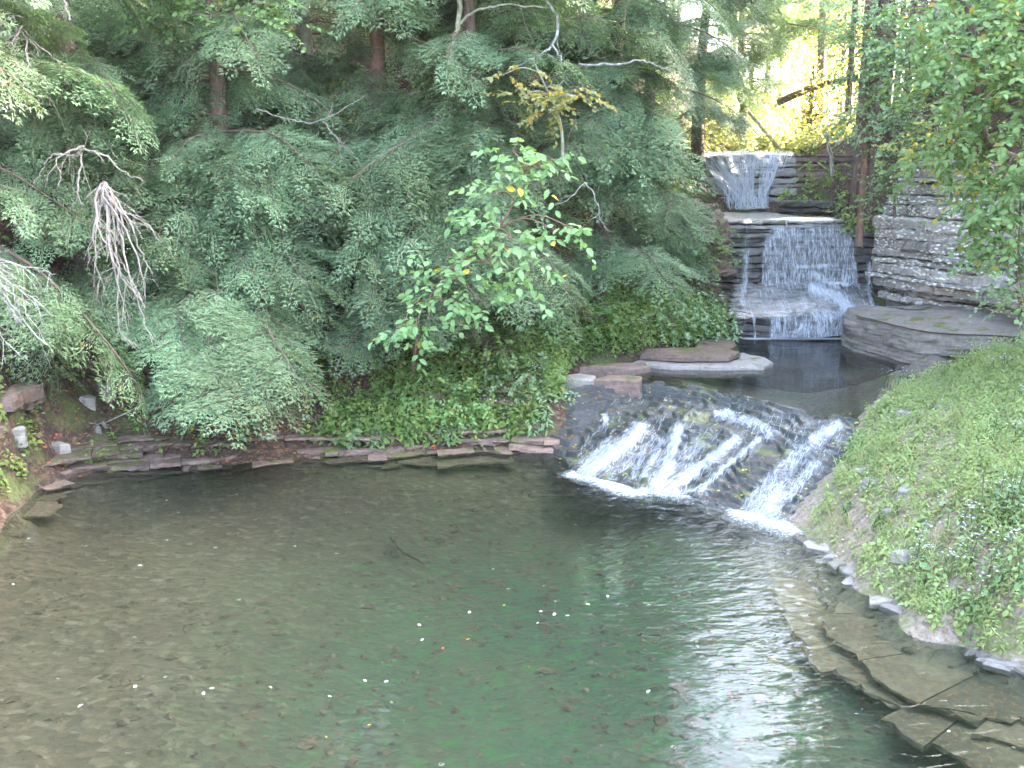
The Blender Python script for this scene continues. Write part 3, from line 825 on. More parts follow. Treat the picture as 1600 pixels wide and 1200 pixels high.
# ------------------------------------------------------------------ lower cascade rock + running water
def lerp_line(L, n): return along(L, n)
nu, nv = 190, 100
def cascade_surface(nu, nv):
    A = lerp_line(LIP, nu); B = lerp_line(TOE, nu)
    U = np.linspace(0, 1, nu)[None].repeat(nv, 0); Vv = np.linspace(-.03, 1.03, nv)[:, None].repeat(nu, 1)
    P = A[None] * (1 - Vv[..., None]) + B[None] * Vv[..., None]
    prof = np.interp(Vv, [-.03, 0, .07, .16, .34, .40, 1.0, 1.06], [.86, .85, .66, .60, .56, .47, -.03, -.2])
    prof2 = np.interp(Vv, [-.03, 0, .1, .5, 1.0, 1.06], [.86, .84, .72, .38, -.03, -.2])
    mixw = np.clip((U - .15) * 6, 0, 1) * np.clip((.78 - U) * 6, 0, 1)
    z = prof * mixw + prof2 * (1 - mixw)
    x, y = P[..., 0], P[..., 1]
    ribs = .085 * vnoise(np.stack([U * 15 + .8 * Vv, Vv * 1.6, np.zeros_like(U)], -1), 61) + .05 * n2(x, y, 2.4, 69, 3) + .10 * np.exp(-((U - .66 - .03 * Vv) / .035) ** 2) * np.clip(Vv * 3 - .9, 0, 1)
    z = z + ribs * np.clip(Vv * 4, 0, 1)
    q = .05 + .05 * np.clip(1 - U * 4, 0, 1) + .03 * n2(x * .6, y * .6, 1.0, 67, 1)
    q = np.clip(q, .03, .12)
    q = .07 + .03 * (U < .22)
    warp = .07 * n2(x, y, 1.7, 63, 3)
    zz = (z + warp) / q
    fl = np.floor(zz); fr = zz - fl
    z = (fl + np.clip((fr - .78) / .22, 0, 1)) * q - warp + .5 * q - .02
    z = z + .018 * fbm(np.stack([x * 6, y * 6, z * 0], -1), 65)
    P = P.copy(); P[..., 2] = z
    return P, U, Vv
P, U, Vv = cascade_surface(nu, nv)
q = (np.arange(nv - 1)[:, None] * nu + np.arange(nu - 1)[None]).reshape(-1)
mb = MB(); mb.add(P.reshape(-1, 3), np.stack([q, q + nu, q + nu + 1, q + 1], -1))
tag(mb.build('cascade_rock', M['wetbed'], smooth=False), 'dark wet stepped bedrock of the low cascade between the two pools', 'rock')

def seg_d(px, py, line):
    return dist_poly(np.stack([px, py], -1), np.asarray(line, float))
def inside(px, py, poly):
    poly = np.asarray(poly, float)
    r = np.zeros(len(px), bool)
    for (x0, y0), (x1, y1) in zip(poly, np.roll(poly, -1, 0)):
        c = ((y0 > py) != (y1 > py)) & (px < (x1 - x0) * (py - y0) / (y1 - y0 + 1e-12) + x0)
        r ^= c
    return r
def density(P, items):
    px, py = proj(P)
    dn = np.zeros(len(px))
    for it in items:
        if it[0] == 's':
            v = it[3] * np.exp(-(seg_d(px, py, it[1]) / it[2]) ** 2)
        else:
            d = seg_d(px, py, list(it[1]) + [it[1][0]])
            i = inside(px, py, it[1])
            v = it[2] * np.where(i, 1.0, np.exp(-(d / it[3]) ** 2))
        if it[-1] == 'sub': dn = np.maximum(dn - v, 0)
        else: dn = np.maximum(dn, v)
    return dn
def flow(root, P, items, mat, n_strand, lift=.04, slen=(.15, .6), sw=(.006, .022), vdir=None):
    """P[nv, nu]: surface from top to bottom. A film mesh plus many thin threads of white water"""
    nv, nu = P.shape[:2]
    T = np.gradient(P, axis=0); X = np.gradient(P, axis=1)
    Nn = norm(np.cross(T, X))
    flip = np.sign((Nn * np.array([0, -1, .6])).sum(-1, keepdims=True)); flip[flip == 0] = 1
    Nn = Nn * flip
    dn = density(P.reshape(-1, 3), items).reshape(nv, nu)
    Pf = P + Nn * (lift * (.5 + .5 * np.clip(dn, 0, 1)))[..., None]
    q = (np.arange(nv - 1)[:, None] * nu + np.arange(nu - 1)[None]).reshape(-1)
    Q = np.stack([q, q + 1, q + nu + 1, q + nu], -1)
    Q = Q[dn.reshape(-1)[Q].max(1) > .06]
    su = np.concatenate([np.zeros((nv, 1)), np.cumsum(np.linalg.norm(np.diff(P, axis=1), axis=2), 1)], 1)
    sv = np.concatenate([np.zeros((1, nu)), np.cumsum(np.linalg.norm(np.diff(P, axis=0), axis=2), 0)], 0)
    mb = MB(); mb.add(Pf.reshape(-1, 3), Q, fu=su.ravel(), fv=sv.ravel(), dens=dn.ravel())
    mb.build('water_film', mat, root, smooth=True)
    pr = np.clip(dn, 0, 1) ** 1.6; pr[:int(nv * .06)] = 0; pr = pr.ravel(); pr = pr * np.maximum(np.linalg.norm(T, axis=-1).ravel(), 1e-4); pr /= pr.sum()
    pick = rng.choice(nv * nu, n_strand, p=pr)
    mb = MB()
    for k in pick:
        iv, iu = divmod(int(k), nu)
        L = rng.uniform(*slen); wd = rng.uniform(*sw)
        s0 = sv[iv, iu]; s1 = min(s0 + L, sv[-1, iu])
        if s1 - s0 < .05: continue
        ss = np.linspace(s0, s1, 6)
        fi = np.interp(ss, sv[:, iu], np.arange(nv))
        a = np.clip(fi.astype(int), 0, nv - 2); fr = (fi - a)[:, None]
        pts = Pf[a, iu] * (1 - fr) + Pf[a + 1, iu] * fr
        nr = Nn[a, iu]
        lat = norm(X[a, iu])
        pts = pts + nr * rng.uniform(.0, .03) + lat * (np.cumsum(rng.normal(0, .006, 6)))[:, None]
        wv = wd * np.array([.3, 1, .8, 1, .7, .1])
        V = np.concatenate([pts - lat * wv[:, None], pts + lat * wv[:, None]])
        i = np.arange(5)
        mb.add(V, np.stack([i, i + 1, i + 7, i + 6], -1))
    t = mb.build('water_thread', M['strand'], root); t['kind'] = 'stuff'
    return dn

def profile_surface(x0, x1, nu, prof, nv, wob=.12):
    prof = np.asarray(prof, float)
    s = np.concatenate([[0], np.cumsum(np.linalg.norm(np.diff(prof, axis=0), axis=1))])
    t = np.linspace(0, s[-1], nv)
    Y = np.interp(t, s, prof[:, 0]); Z = np.interp(t, s, prof[:, 1])
    xs = np.linspace(x0, x1, nu)
    X = xs[None].repeat(nv, 0); Y = Y[:, None].repeat(nu, 1); Z = Z[:, None].repeat(nu, 1)
    Y = Y + wob * n2(X, Z, 1.6, 71, 3)
    Z = Z + .05 * n2(X, X * 0, .9, 73, 3)
    return np.stack([X, Y, Z], -1)

wf1 = empty('waterfall', (6.1, 21, .85), 'wide white curtain waterfall dropping over stepped rock into the upper pool', 'waterfall')
Pm = profile_surface(4.3, 8.1, 170, [(25.8, 3.30), (23.2, 3.28), (22.55, 3.26), (22.33, 3.18), (22.22, 2.7), (22.08, 1.85), (21.9, 1.74), (21.5, 1.56), (21.08, 1.37), (20.92, 1.28), (20.84, .86)], 170)
Pm = Pm  # children keep world coordinates below
items_main = [
    ('p', [(1208, 357), (1318, 357), (1330, 380), (1340, 448), (1192, 446), (1192, 400), (1198, 372)], .62, 4),
    ('s', [(1195, 388), (1248, 388)], 4, .7), ('s', [(1215, 360), (1320, 358)], 3, .55),
    ('s', [(1247, 417), (1290, 415)], 6, 1.0), ('s', [(1262, 424), (1305, 446)], 10, .85), ('s', [(1310, 362), (1330, 400), (1337, 445)], 6, .65),
    ('s', [(1285, 440), (1325, 446)], 6, .95), ('s', [(1270, 452), (1310, 468), (1330, 490), (1318, 526)], 15, 1.0),
    ('s', [(1232, 390), (1236, 440)], 4, .7), ('s', [(1212, 405), (1214, 446)], 2.5, .7),
    ('p', [(1150, 452), (1345, 450), (1368, 494), (1146, 492)], .36, 5), ('s', [(1160, 455), (1240, 458), (1275, 470)], 5, .35),
    ('p', [(1206, 498), (1312, 497), (1316, 528), (1204, 528)], .62, 4), ('p', [(1270, 490), (1320, 490), (1320, 528), (1280, 528)], .75, 5),
    ('s', [(1168, 348), (1166, 385)], 4, .45), ('s', [(1166, 392), (1164, 445), (1158, 474)], 8, .68), ('s', [(1177, 495), (1179, 527)], 2.5, .8), ('s', [(1213, 495), (1213, 527)], 2.5, .7),
    ('s', [(1358, 412), (1357, 462), (1366, 488)], 5, .75), ('s', [(1356, 478), (1345, 490)], 7, .6),
    ('s', [(1172, 337), (1240, 340), (1300, 346)], 5, .25)]
# parents stand at the foot, so meshes go in as world coordinates minus the foot
def shift(P, root):
    return P
for o in (wf1,): o.location = (0, 0, 0)
flow(wf1, Pm, items_main, M['fall'], 1000, .05, (.08, .4), (.0015, .006))
wf2 = empty('waterfall', (0, 0, 0), 'narrowing white chute waterfall at the top above the big waterfall', 'waterfall')
Pu = profile_surface(4.7, 7.7, 110, [(28.2, 4.80), (27.3, 4.78), (27.05, 4.66), (26.6, 4.0), (26.28, 3.36), (26.1, 3.30), (25.6, 3.30)], 90)
tt_ = np.linspace(0, 1, Pu.shape[0])[:, None]
Pu[..., 0] = 6.42 + (Pu[..., 0] - 6.42) * (1 - .55 * np.clip((tt_ - .28) / .4, 0, 1)) - .12 * np.clip((tt_ - .28) / .4, 0, 1)
items_up = [('p', [(1098, 246), (1170, 243), (1222, 247), (1206, 285), (1190, 328), (1163, 328), (1125, 297)], .62, 4), ('s', [(1100, 243), (1232, 243)], 4, .75),
            ('s', [(1125, 255), (1150, 300), (1168, 327)], 12, .8), ('s', [(1216, 252), (1200, 290), (1186, 322)], 5, .7), ('s', [(1188, 262), (1180, 295)], 4.5, .7, 'sub')]
flow(wf2, Pu, items_up, M['fall'], 800, .05, (.15, .8), (.002, .008))
wf3 = empty('cascade', (0, 0, 0), 'low sloping cascade of white streams between the upper and lower pool', 'waterfall')
Pc, _, _ = cascade_surface(170, 90)
# smooth the film over the steps
for _ in range(2):
    Pc[1:-1, :, 2] = (Pc[:-2, :, 2] + Pc[1:-1, :, 2] * 2 + Pc[2:, :, 2]) / 4
items_low = [
    ('s', [(1000, 672), (965, 705), (925, 736)], 16.200000000000003, 1.0), ('s', [(955, 705), (918, 736)], 20.25, 1.0), ('s', [(1045, 730), (1030, 762)], 20.25, 1.0), ('s', [(1085, 740), (1050, 766)], 18.900000000000002, 0.9720000000000001), ('s', [(1215, 770), (1190, 815)], 24.3, 0.8640000000000001), ('s', [(1010, 700), (990, 745)], 8.100000000000001, 0.756),
    ('s', [(1062, 672), (1048, 715), (1032, 760)], 13.5, 1.0), ('s', [(1035, 690), (1008, 745)], 8.100000000000001, 0.81),
    ('s', [(1150, 688), (1105, 725), (1045, 767)], 10.8, 1.0), ('s', [(1185, 690), (1130, 735), (1095, 765)], 6.75, 0.8640000000000001), ('s', [(1000, 768), (1100, 768)], 6.75, 0.8640000000000001),
    ('p', [(1140, 628), (1260, 650), (1230, 672), (1120, 655)], .32, 10), ('s', [(1120, 650), (1180, 662), (1205, 680)], 10.8, 0.81), ('s', [(1135, 645), (1150, 650)], 8.100000000000001, 0.9720000000000001),
    ('p', [(1265, 662), (1318, 664), (1270, 720), (1220, 790), (1190, 822), (1160, 800), (1190, 740)], .32, 10),
    ('s', [(1310, 668), (1270, 690)], 10.8, 0.9720000000000001), ('s', [(1255, 705), (1200, 745), (1165, 800)], 12.15, 0.648), ('s', [(1275, 725), (1222, 790), (1190, 820)], 12.15, 0.7020000000000001), ('s', [(1165, 808), (1232, 824)], 8.100000000000001, 1.0),
    ('s', [(1300, 672), (1245, 715), (1190, 770), (1165, 803)], 22, .62), ('s', [(1020, 690), (960, 735)], 22, .5), ('s', [(1090, 700), (1020, 755)], 24, .5), ('s', [(945, 650), (948, 664)], 5.4, 0.8640000000000001), ('s', [(935, 668), (905, 715)], 5.4, 0.43200000000000005), ('p', [(985, 600), (1140, 625), (1120, 652), (970, 648)], .10, 10),
    ('p', [(960, 660), (1240, 680), (1150, 770), (920, 735)], .19, 12),
    ('s', [(1190, 700), (1110, 765)], 0.1, .1), ('s', [(1208, 712), (1135, 780)], 15, .9, 'sub'), ('s', [(1110, 745), (1065, 765)], 5, .5, 'sub')]
flow(wf3, Pc, items_low, M['rapid'], 1700, .035, (.06, .25), (.0015, .005))

# ------------------------------------------------------------------ where a line of sight meets the ground
def hit(px, py, far=60.0):
    px = np.atleast_1d(np.asarray(px, float)); py = np.atleast_1d(np.asarray(py, float))
    R = np.array([ray(a, b) for a, b in zip(px, py)])
    O = np.array([0, 0, H])
    Ts = np.linspace(5, far, 260)
    best = np.full(len(px), np.nan)
    prev = np.full(len(px), True)
    for t in Ts:
        Pq = O + R * t
        under = Pq[:, 2] < hbase(Pq[:, 0], Pq[:, 1])
        new = under & np.isnan(best)
        best[new] = t - .1
    best = np.where(np.isnan(best), far, best)
    Pq = O + R * best[:, None]
    Pq[:, 2] = h(Pq[:, 0], Pq[:, 1])
    return Pq

for k, (px, py, wd, hh) in enumerate(((26, 682, .28, .10), (29, 697, .24, .08), (88, 692, .36, .11), (148, 672, .2, .08), (168, 675, .17, .08), (140, 634, .42, .16), (165, 622, .38, .2))):
    g = hit(px, py)[0]; r = rng.uniform(.7, 1.2, 7) * wd * .5
    th = np.sort(rng.uniform(0, 6.28, 7))
    lab = ['pale stone on the outcrop at the far left edge', 'lower pale stone on the outcrop at the far left edge', 'white stone in the bank under the hanging dead branches', 'small grey stone half way up the dark left bank', 'small grey stone next to its twin on the dark left bank', 'mottled pale rock in the dark left bank', 'pale rock behind the mottled rock of the left bank'][k]
    tag(slab('bank_stone', np.stack([g[0] + np.cos(th) * r, g[1] + np.sin(th) * r * .6], -1), g[2] - .1, g[2] + hh, M['pale'], jit=.01), lab, 'stone')

# ------------------------------------------------------------------ hemlocks
def limb_mesh(L, seed, dens=1.0):
    """a hemlock bough: woody limb along +x with flat drooping sprays, root at the origin"""
    r = np.random.default_rng(seed)
    mb = MB()
    ax_n = 14
    t = np.linspace(0, 1, ax_n)
    bend = r.normal(0, .05) * L
    axis_ = np.stack([t * L, bend * np.sin(t * 3.1) + .02 * L * np.sin(t * 9 + r.uniform(0, 6)), (.10 * np.sin(t * 2.4) - .16 * t ** 2.2) * L], -1)
    tube(mb, axis_, np.linspace(.016 + .006 * L, .004, ax_n), 5, 1, .3)
    PP, DD, NN, LL, VV = [], [], [], [], []
    def spray(o, d, n, sl):
        """sl: length; flat fan of twigs that droops at its end"""
        sv_ = r.uniform(0, .75)
        n = n + r.normal(0, .22, 3)
        d = norm(d); n = norm(n - d * (n @ d)); y = np.cross(n, d)
        m = max(5, int(sl / .05))
        tt = np.linspace(.06, 1, m)
        dr = r.uniform(.15, .5)
        ctr = o + d * (tt * sl)[:, None] - np.array([0, 0, 1]) * (dr * sl * tt ** 2)[:, None]
        tube(mb, ctr[::max(1, m // 4)], .004, 3, 1, .3)
        for k in range(m):
            for sgn in (-1, 1):
                bl = sl * .42 * (1 - tt[k]) ** .75 * (.55 + .45 * min(1, tt[k] * 5)) * r.uniform(.6, 1.15) + .05
                ang = rad(r.uniform(42, 62))
                bd = norm(d * math.cos(ang) + y * sgn * math.sin(ang) + n * r.normal(0, .12) - np.array([0, 0, dr * tt[k] * .8]))
                s = max(2, int(bl / (.042 / dens)))
                u = np.linspace(.12, 1, s)
                bc = ctr[k] + bd * (u * bl)[:, None] - np.array([0, 0, 1]) * (.28 * bl * u ** 2)[:, None]
                by = np.cross(n, bd)
                for sg in (-1, 1):
                    if s < 2: continue
                    an = rad(48)
                    td = bd * math.cos(an) + sg * by * math.sin(an) + r.normal(0, .14, (s, 3)) - np.array([0, 0, .15])
                    PP.append(bc); DD.append(td); NN.append(n + r.normal(0, .3, (s, 3))); LL.append((.035 + .055 * (1 - u) * min(1, bl / .25)) * r.uniform(.7, 1.25, s)); VV.append(np.clip(sv_ + r.uniform(-.1, .25, s), 0, .98) + (r.random(s) < .004))
                PP.append(bc[-1:]); DD.append(bd[None]); NN.append(n[None]); LL.append(np.array([.06])); VV.append(np.array([min(sv_ + .2, .97)]))
    n_s = int(L * 5.2 * dens) + 3
    for k in range(n_s):
        a = .16 + .84 * (k + r.uniform(0, .6)) / n_s
        a = min(a, .985)
        i = min(int(a * (ax_n - 1)), ax_n - 2); f = a * (ax_n - 1) - i
        o = axis_[i] * (1 - f) + axis_[i + 1] * f
        sg = -1 if k % 2 else 1
        ang = rad(r.uniform(38, 72)) * sg
        d = np.array([math.cos(ang), math.sin(ang), r.uniform(-.30, .08)])
        sl = (.36 * L * (1 - a) ** .6 + .28) * r.uniform(.75, 1.2)
        spray(o, d, np.array([r.normal(0, .25), r.normal(0, .25), 1.0]), min(sl, 1.25))
    spray(axis_[-2], axis_[-1] - axis_[-3], np.array([0, 0, 1.0]), .5)
    P_, D_, N_, L_, V_ = (np.concatenate(q) for q in (PP, DD, NN, LL, VV))
    stamp(mb, KITE, P_, D_, N_, L_ * 1.55, .0155 * r.uniform(.8, 1.3, len(L_)), 0, np.clip(V_, 0, 1))
    return mb.mesh('bough', [M['hemlock'], M['bark']])
LIMBS = [(L, limb_mesh(L, 50 + i, 1.0)) for i, L in enumerate((1.0, 1.3, 1.6, 1.6, 2.1, 2.1, 2.7, 2.7, 3.3))]
def place_limb(tree, root, tip, roll=None, name='bough', mats=None):
    root = np.asarray(root, float); tip = np.asarray(tip, float)
    d = tip - root
    L = np.linalg.norm(d)
    c = sorted(LIMBS, key=lambda q: abs(q[0] - L) + rng.uniform(0, .35))[0]
    x = d / L
    y = norm(np.cross([0, 0, 1.0], x)); z = np.cross(x, y)
    a = rng.normal(0, .22) if roll is None else roll
    y, z = y * math.cos(a) + z * math.sin(a), z * math.cos(a) - y * math.sin(a)
    s = L / c[0]
    wy = s * rng.uniform(.9, 1.2)
    Mx = Matrix(((x[0] * s, y[0] * wy, z[0] * s, root[0]), (x[1] * s, y[1] * wy, z[1] * s, root[1]), (x[2] * s, y[2] * wy, z[2] * s, root[2]), (0, 0, 0, 1)))
    o = bpy.data.objects.new(name, c[1])
    C.objects.link(o)
    o.matrix_world = Mx
    o.parent = tree
    o.matrix_parent_inverse = Matrix.Identity(4)
    return o

HEM = []
def hemlock(label, px, Y, height, r0, mat='bark', lean=(0, 0), fill=34, x=None, zlo=.9):
    X = at(px, 300, Y)[0] if x is None else x
    zg = float(h(X, Y)[0])
    t = empty('hemlock_tree', (0, 0, 0), label, 'tree', 'hemlocks on the left bank')
    mb = MB()
    k = np.linspace(0, 1, 14)
    pts = np.stack([X + lean[0] * k * height + .06 * np.sin(k * 7 + px), Y + lean[1] * k * height, zg - .3 + k * (height + .3)], -1)
    tube(mb, pts, r0 * (1 - k * .9) + .01, 8, 0)
    mb.build('trunk', M[mat], t, smooth=True)
    rec = dict(o=t, X=X, Y=Y, z=zg, h=height, pts=pts, n=0)
    HEM.append(rec)
    for i in range(fill):
        f = rng.uniform(.03, .85)
        zz = zg + zlo + f * (height - zlo)
        az = rng.uniform(0, 2 * math.pi)
        if math.sin(az) > .55: az += math.pi
        L = rng.uniform(1.3, 2.7) * (1 - .35 * f)
        root = [np.interp(zz, pts[:, 2], pts[:, 0]), np.interp(zz, pts[:, 2], pts[:, 1]), zz]
        tip = [root[0] + math.cos(az) * L, root[1] + math.sin(az) * L, zz - rng.uniform(.05, .45) * L]
        if tip[2] < float(hbase(tip[0], tip[1])[0]) + .35: continue
        place_limb(t, root, tip)
    return rec
def bough(px, py, Y, tree=None, drop=.22):
    tip = at(px, py, Y)
    best, bd = None, 1e9
    for r in HEM:
        dd = math.hypot(tip[0] - r['X'], tip[1] - r['Y'])
        if r['Y'] < Y + .3: dd += 3
        if tree is not None and r is not tree: continue
        if dd < bd: best, bd = r, dd
    zz = min(max(tip[2] + drop * bd, best['z'] + .4), best['z'] + best['h'])
    root = np.array([np.interp(zz, best['pts'][:, 2], best['pts'][:, 0]), np.interp(zz, best['pts'][:, 2], best['pts'][:, 1]), zz])
    if bd > 3.2:                      # a long bough starts from a side limb part-way out
        root = root + (tip - root) * (1 - 3.0 / bd)
    return place_limb(best['o'], root, tip)

hemlock('big hemlock at the far left with grey dead branches hanging under it', 120, 16.6, 15, .22)
hemlock('hemlock left of centre behind the lowest drooping blue green boughs', 345, 17.4, 14, .17)
hemlock('hemlock with a mossy thin trunk at the top behind the bare dark gap', 492, 19.2, 15, .13, 'palebark')
hemlock('hemlock with brown trunk left of the pale bare sapling', 600, 18.8, 15, .17, 'redbark')
hemlock('hemlock with reddish trunk seen under the arching bare limb', 795, 20.2, 16, .21, 'redbark')
hemlock('hemlock whose wide boughs hang above the light green sapling', 735, 17.6, 13, .15)
hemlock('hemlock leaning out over the upper pool above the undergrowth', 940, 19.6, 14, .17, 'bark', (.04, -.03))
hemlock('hemlock beside the left end of the big waterfall', 1015, 22.6, 13, .15, zlo=2.2, fill=28)
hemlock('hemlock at the left of the upper waterfall against the yellow light', 1090, 27.2, 7.5, .2, fill=26)
hemlock('hemlock in the dark back row between the far left and left of centre trees', 235, 20.5, 15, .18)
hemlock('hemlock standing mostly outside the left edge of the picture', -70, 14.9, 13, .18)
hemlock('hemlock in the dark back row above the reddish trunk', 850, 24.5, 15, .2)
hemlock('hemlock high on the slope behind the mossy thin trunk', 420, 24.0, 15, .2)
hemlock('hemlock high on the slope at the upper left corner', 60, 22.5, 15, .2)
hemlock('hemlock on the slope right of the brown trunk in the back row', 690, 23.0, 15, .19)
hemlock('hemlock above the bright gap with boughs hanging across the yellow light', 1270, 36.0, 9.5, .2, fill=22, zlo=4.5)
hemlock('hemlock on the slope beyond the upper waterfall with slanting boughs', 1150, 33.0, 7, .22, fill=26)

# boughs that can be told apart in the photograph: tip position and distance
BOUGHS = [(250, 600, 13.9), (300, 620, 13.7), (360, 625, 13.6), (420, 610, 13.7), (470, 585, 13.9), (330, 560, 14.0), (400, 550, 14.1), (270, 545, 14.2), (450, 545, 14.4),
          (110, 560, 14.2), (130, 520, 14.4), (60, 470, 14.2), (160, 470, 14.6), (210, 510, 14.8), (290, 480, 14.7), (340, 470, 14.9), (430, 480, 14.9), (390, 420, 15.2), (480, 415, 15.2), (520, 510, 15.4), (570, 520, 15.6),
          (300, 400, 15.2), (250, 350, 15.2), (330, 350, 15.4), (400, 330, 15.6), (440, 300, 15.7), (350, 290, 15.7), (200, 260, 15.3), (260, 245, 15.5), (120, 330, 14.9), (60, 370, 14.6), (20, 310, 14.5),
          (100, 230, 15.0), (50, 190, 15.0), (150, 190, 15.2), (220, 190, 15.6), (20, 120, 15.2), (110, 130, 15.5), (170, 100, 16), (250, 80, 16.5), (300, 120, 17), (330, 60, 17), (60, 50, 16),
          (540, 370, 15.6), (590, 400, 15.5), (640, 420, 15.4), (560, 440, 15.4), (610, 470, 15.3), (680, 490, 15.2), (520, 330, 16), (590, 320, 16), (640, 360, 15.6), (700, 380, 15.5), (740, 400, 15.5), (690, 330, 15.9), (760, 350, 15.8), (640, 290, 16.1),
          (600, 230, 16.6), (560, 260, 16.4), (660, 215, 16.5), (690, 230, 16.3), (740, 210, 16.5), (640, 160, 17), (700, 150, 16.9), (760, 140, 17), (800, 150, 17.2), (820, 210, 17), (790, 260, 16.5), (740, 290, 16.3), (830, 300, 16.8), (500, 230, 17), (460, 170, 17.5), (520, 170, 17.6), (560, 120, 18), (480, 110, 18), (420, 130, 18.2), (380, 170, 18), (330, 200, 17.6), (420, 220, 17.2), (370, 245, 16.9),
          (900, 250, 17.6), (950, 245, 17.6), (1000, 235, 17.8), (1035, 230, 18), (1062, 238, 18.2), (930, 290, 17.8), (1000, 290, 18.2), (1060, 300, 18.6), (1065, 270, 18.8), (880, 200, 18), (940, 170, 18.3), (1000, 150, 18.6), (1050, 170, 18.9), (900, 110, 18.8), (960, 110, 19), (1030, 110, 19.2), (1080, 140, 19.5), (870, 160, 18.3),
          (1040, 350, 20), (1080, 350, 20.4), (1100, 380, 20.8), (1010, 400, 19.8), (1060, 420, 20.4), (960, 360, 19.2), (900, 430, 18.2), (850, 440, 17.9), (1040, 460, 20.3), (980, 330, 19),
          (1110, 120, 24), (1150, 90, 25), (1190, 60, 26), (1130, 40, 25), (1090, 60, 23), (1200, 110, 27), (1160, 150, 27), (1110, 190, 25), (1060, 40, 22), (1000, 60, 20.5), (960, 40, 20.5), (1220, 30, 27), (1180, 10, 27),
          (860, 60, 20), (820, 100, 19), (640, 60, 18.6), (560, 50, 18.8), (720, 90, 18.8), (680, 30, 19.5), (520, 20, 19), (430, 40, 18.6), (380, 100, 18)]
BOUGHS += [(1240, 35, 30), (1285, 15, 30), (1320, 40, 28.5), (1250, 100, 31), (1225, 70, 31), (1210, 140, 31), (1190, 30, 29), (1265, 60, 31.5), (1300, -5, 29)]
for gy_ in range(-30, 270, 42):
    for gx_ in range(-20, 1060, 66):
        if min(math.hypot(gx_ - a_, gy_ - b_) for a_, b_ in ((600, 95), (795, 45), (708, 70), (490, 15), (480, 195))) < 62: continue
        BOUGHS.append((gx_ + rng.uniform(-30, 30), gy_ + rng.uniform(-20, 20), 16.3 + (260 - gy_) / 100 * 1.1 + max(0, gx_ - 700) / 400 * 1.5 + rng.uniform(-.5, .8)))
for gy_ in range(270, 480, 50):
    for gx_ in range(230, 820, 80):
        BOUGHS.append((gx_ + rng.uniform(-30, 30), gy_ + rng.uniform(-20, 20), 15.9 + rng.uniform(-.4, .6)))
for px, py, Y in BOUGHS:
    bough(px + rng.normal(0, 5), py + rng.normal(0, 5), Y + rng.normal(0, .15), drop=rng.uniform(.12, .32))

# dead hanging branches: parts of the far left hemlock
def dead_fan(parent, px0, py0, Y0, ends, mat, name='dead_branch', r0=.022, twigs=10, label=None):
    mb = MB()
    root = at(px0, py0, Y0)
    for (px, py, Y) in ends:
        e = at(px, py, Y)
        mid = root * .45 + e * .55 + np.array([rng.normal(0, .08), -.12, .10])
        c = curve([root, root * .72 + mid * .28 + rng.normal(0, .05, 3), mid + rng.normal(0, .04, 3), mid * .4 + e * .6 + rng.normal(0, .05, 3), e], 5)
        c[1:] += rng.normal(0, .012, (len(c) - 1, 3))
        rr = np.linspace(r0, .004, len(c))
        tube(mb, c, rr, 5, 0)
        for k in range(twigs):
            i = rng.integers(2, len(c) - 1)
            d = norm(c[i] - c[i - 1]) + rng.normal(0, .45, 3) + np.array([0, 0, -.3])
            L = rng.uniform(.15, .55)
            p1 = c[i] + norm(d) * L * .5; p2 = p1 + norm(d + np.array([rng.normal(0, .3), rng.normal(0, .3), -.6])) * L * .5
            tube(mb, [c[i], p1, p2], [.006, .004, .002], 3, 0)
            for q in range(2):
                d2 = norm(d + rng.normal(0, .7, 3)); tube(mb, [p1, p1 + d2 * L * .3], [.003, .0015], 3, 0)
    o = mb.build(name, mat, parent)
    if label: o['label'] = label
T0 = HEM[0]['o']
dead_fan(T0, 165, 285, 14.9, [(185, 380, 14.6), (150, 470, 14.5), (200, 520, 14.4), (225, 480, 14.5), (240, 540, 14.3), (210, 545, 14.4), (175, 430, 14.5), (235, 420, 14.6), (190, 500, 14.3), (250, 380, 14.8), (140, 410, 14.6), (205, 440, 14.4)], M['dead'], label='grey fan of bare hanging twigs')
dead_fan(T0, -40, 400, 13.6, [(20, 450, 13.3), (60, 470, 13.2), (30, 520, 13.1), (75, 540, 13.2), (10, 545, 13.0), (90, 430, 13.5), (45, 500, 13.1)], M['lichenwood'], label='whitish bare branches at the picture edge', twigs=12)
dead_fan(T0, -10, 55, 15, [(38, 30, 14.8), (20, 80, 14.8)], M['lichenwood'], twigs=2)
dead_fan(T0, 25, 45, 15, [(80, 165, 14.7), (60, 120, 14.8), (95, 110, 15), (45, 170, 14.6)], M['dead'], twigs=4, r0=.015)
dead_fan(T0, 130, 230, 14.9, [(90, 290, 14.6), (60, 280, 14.7), (220, 280, 14.6), (110, 330, 14.6)], M['dead'], twigs=4, r0=.02)

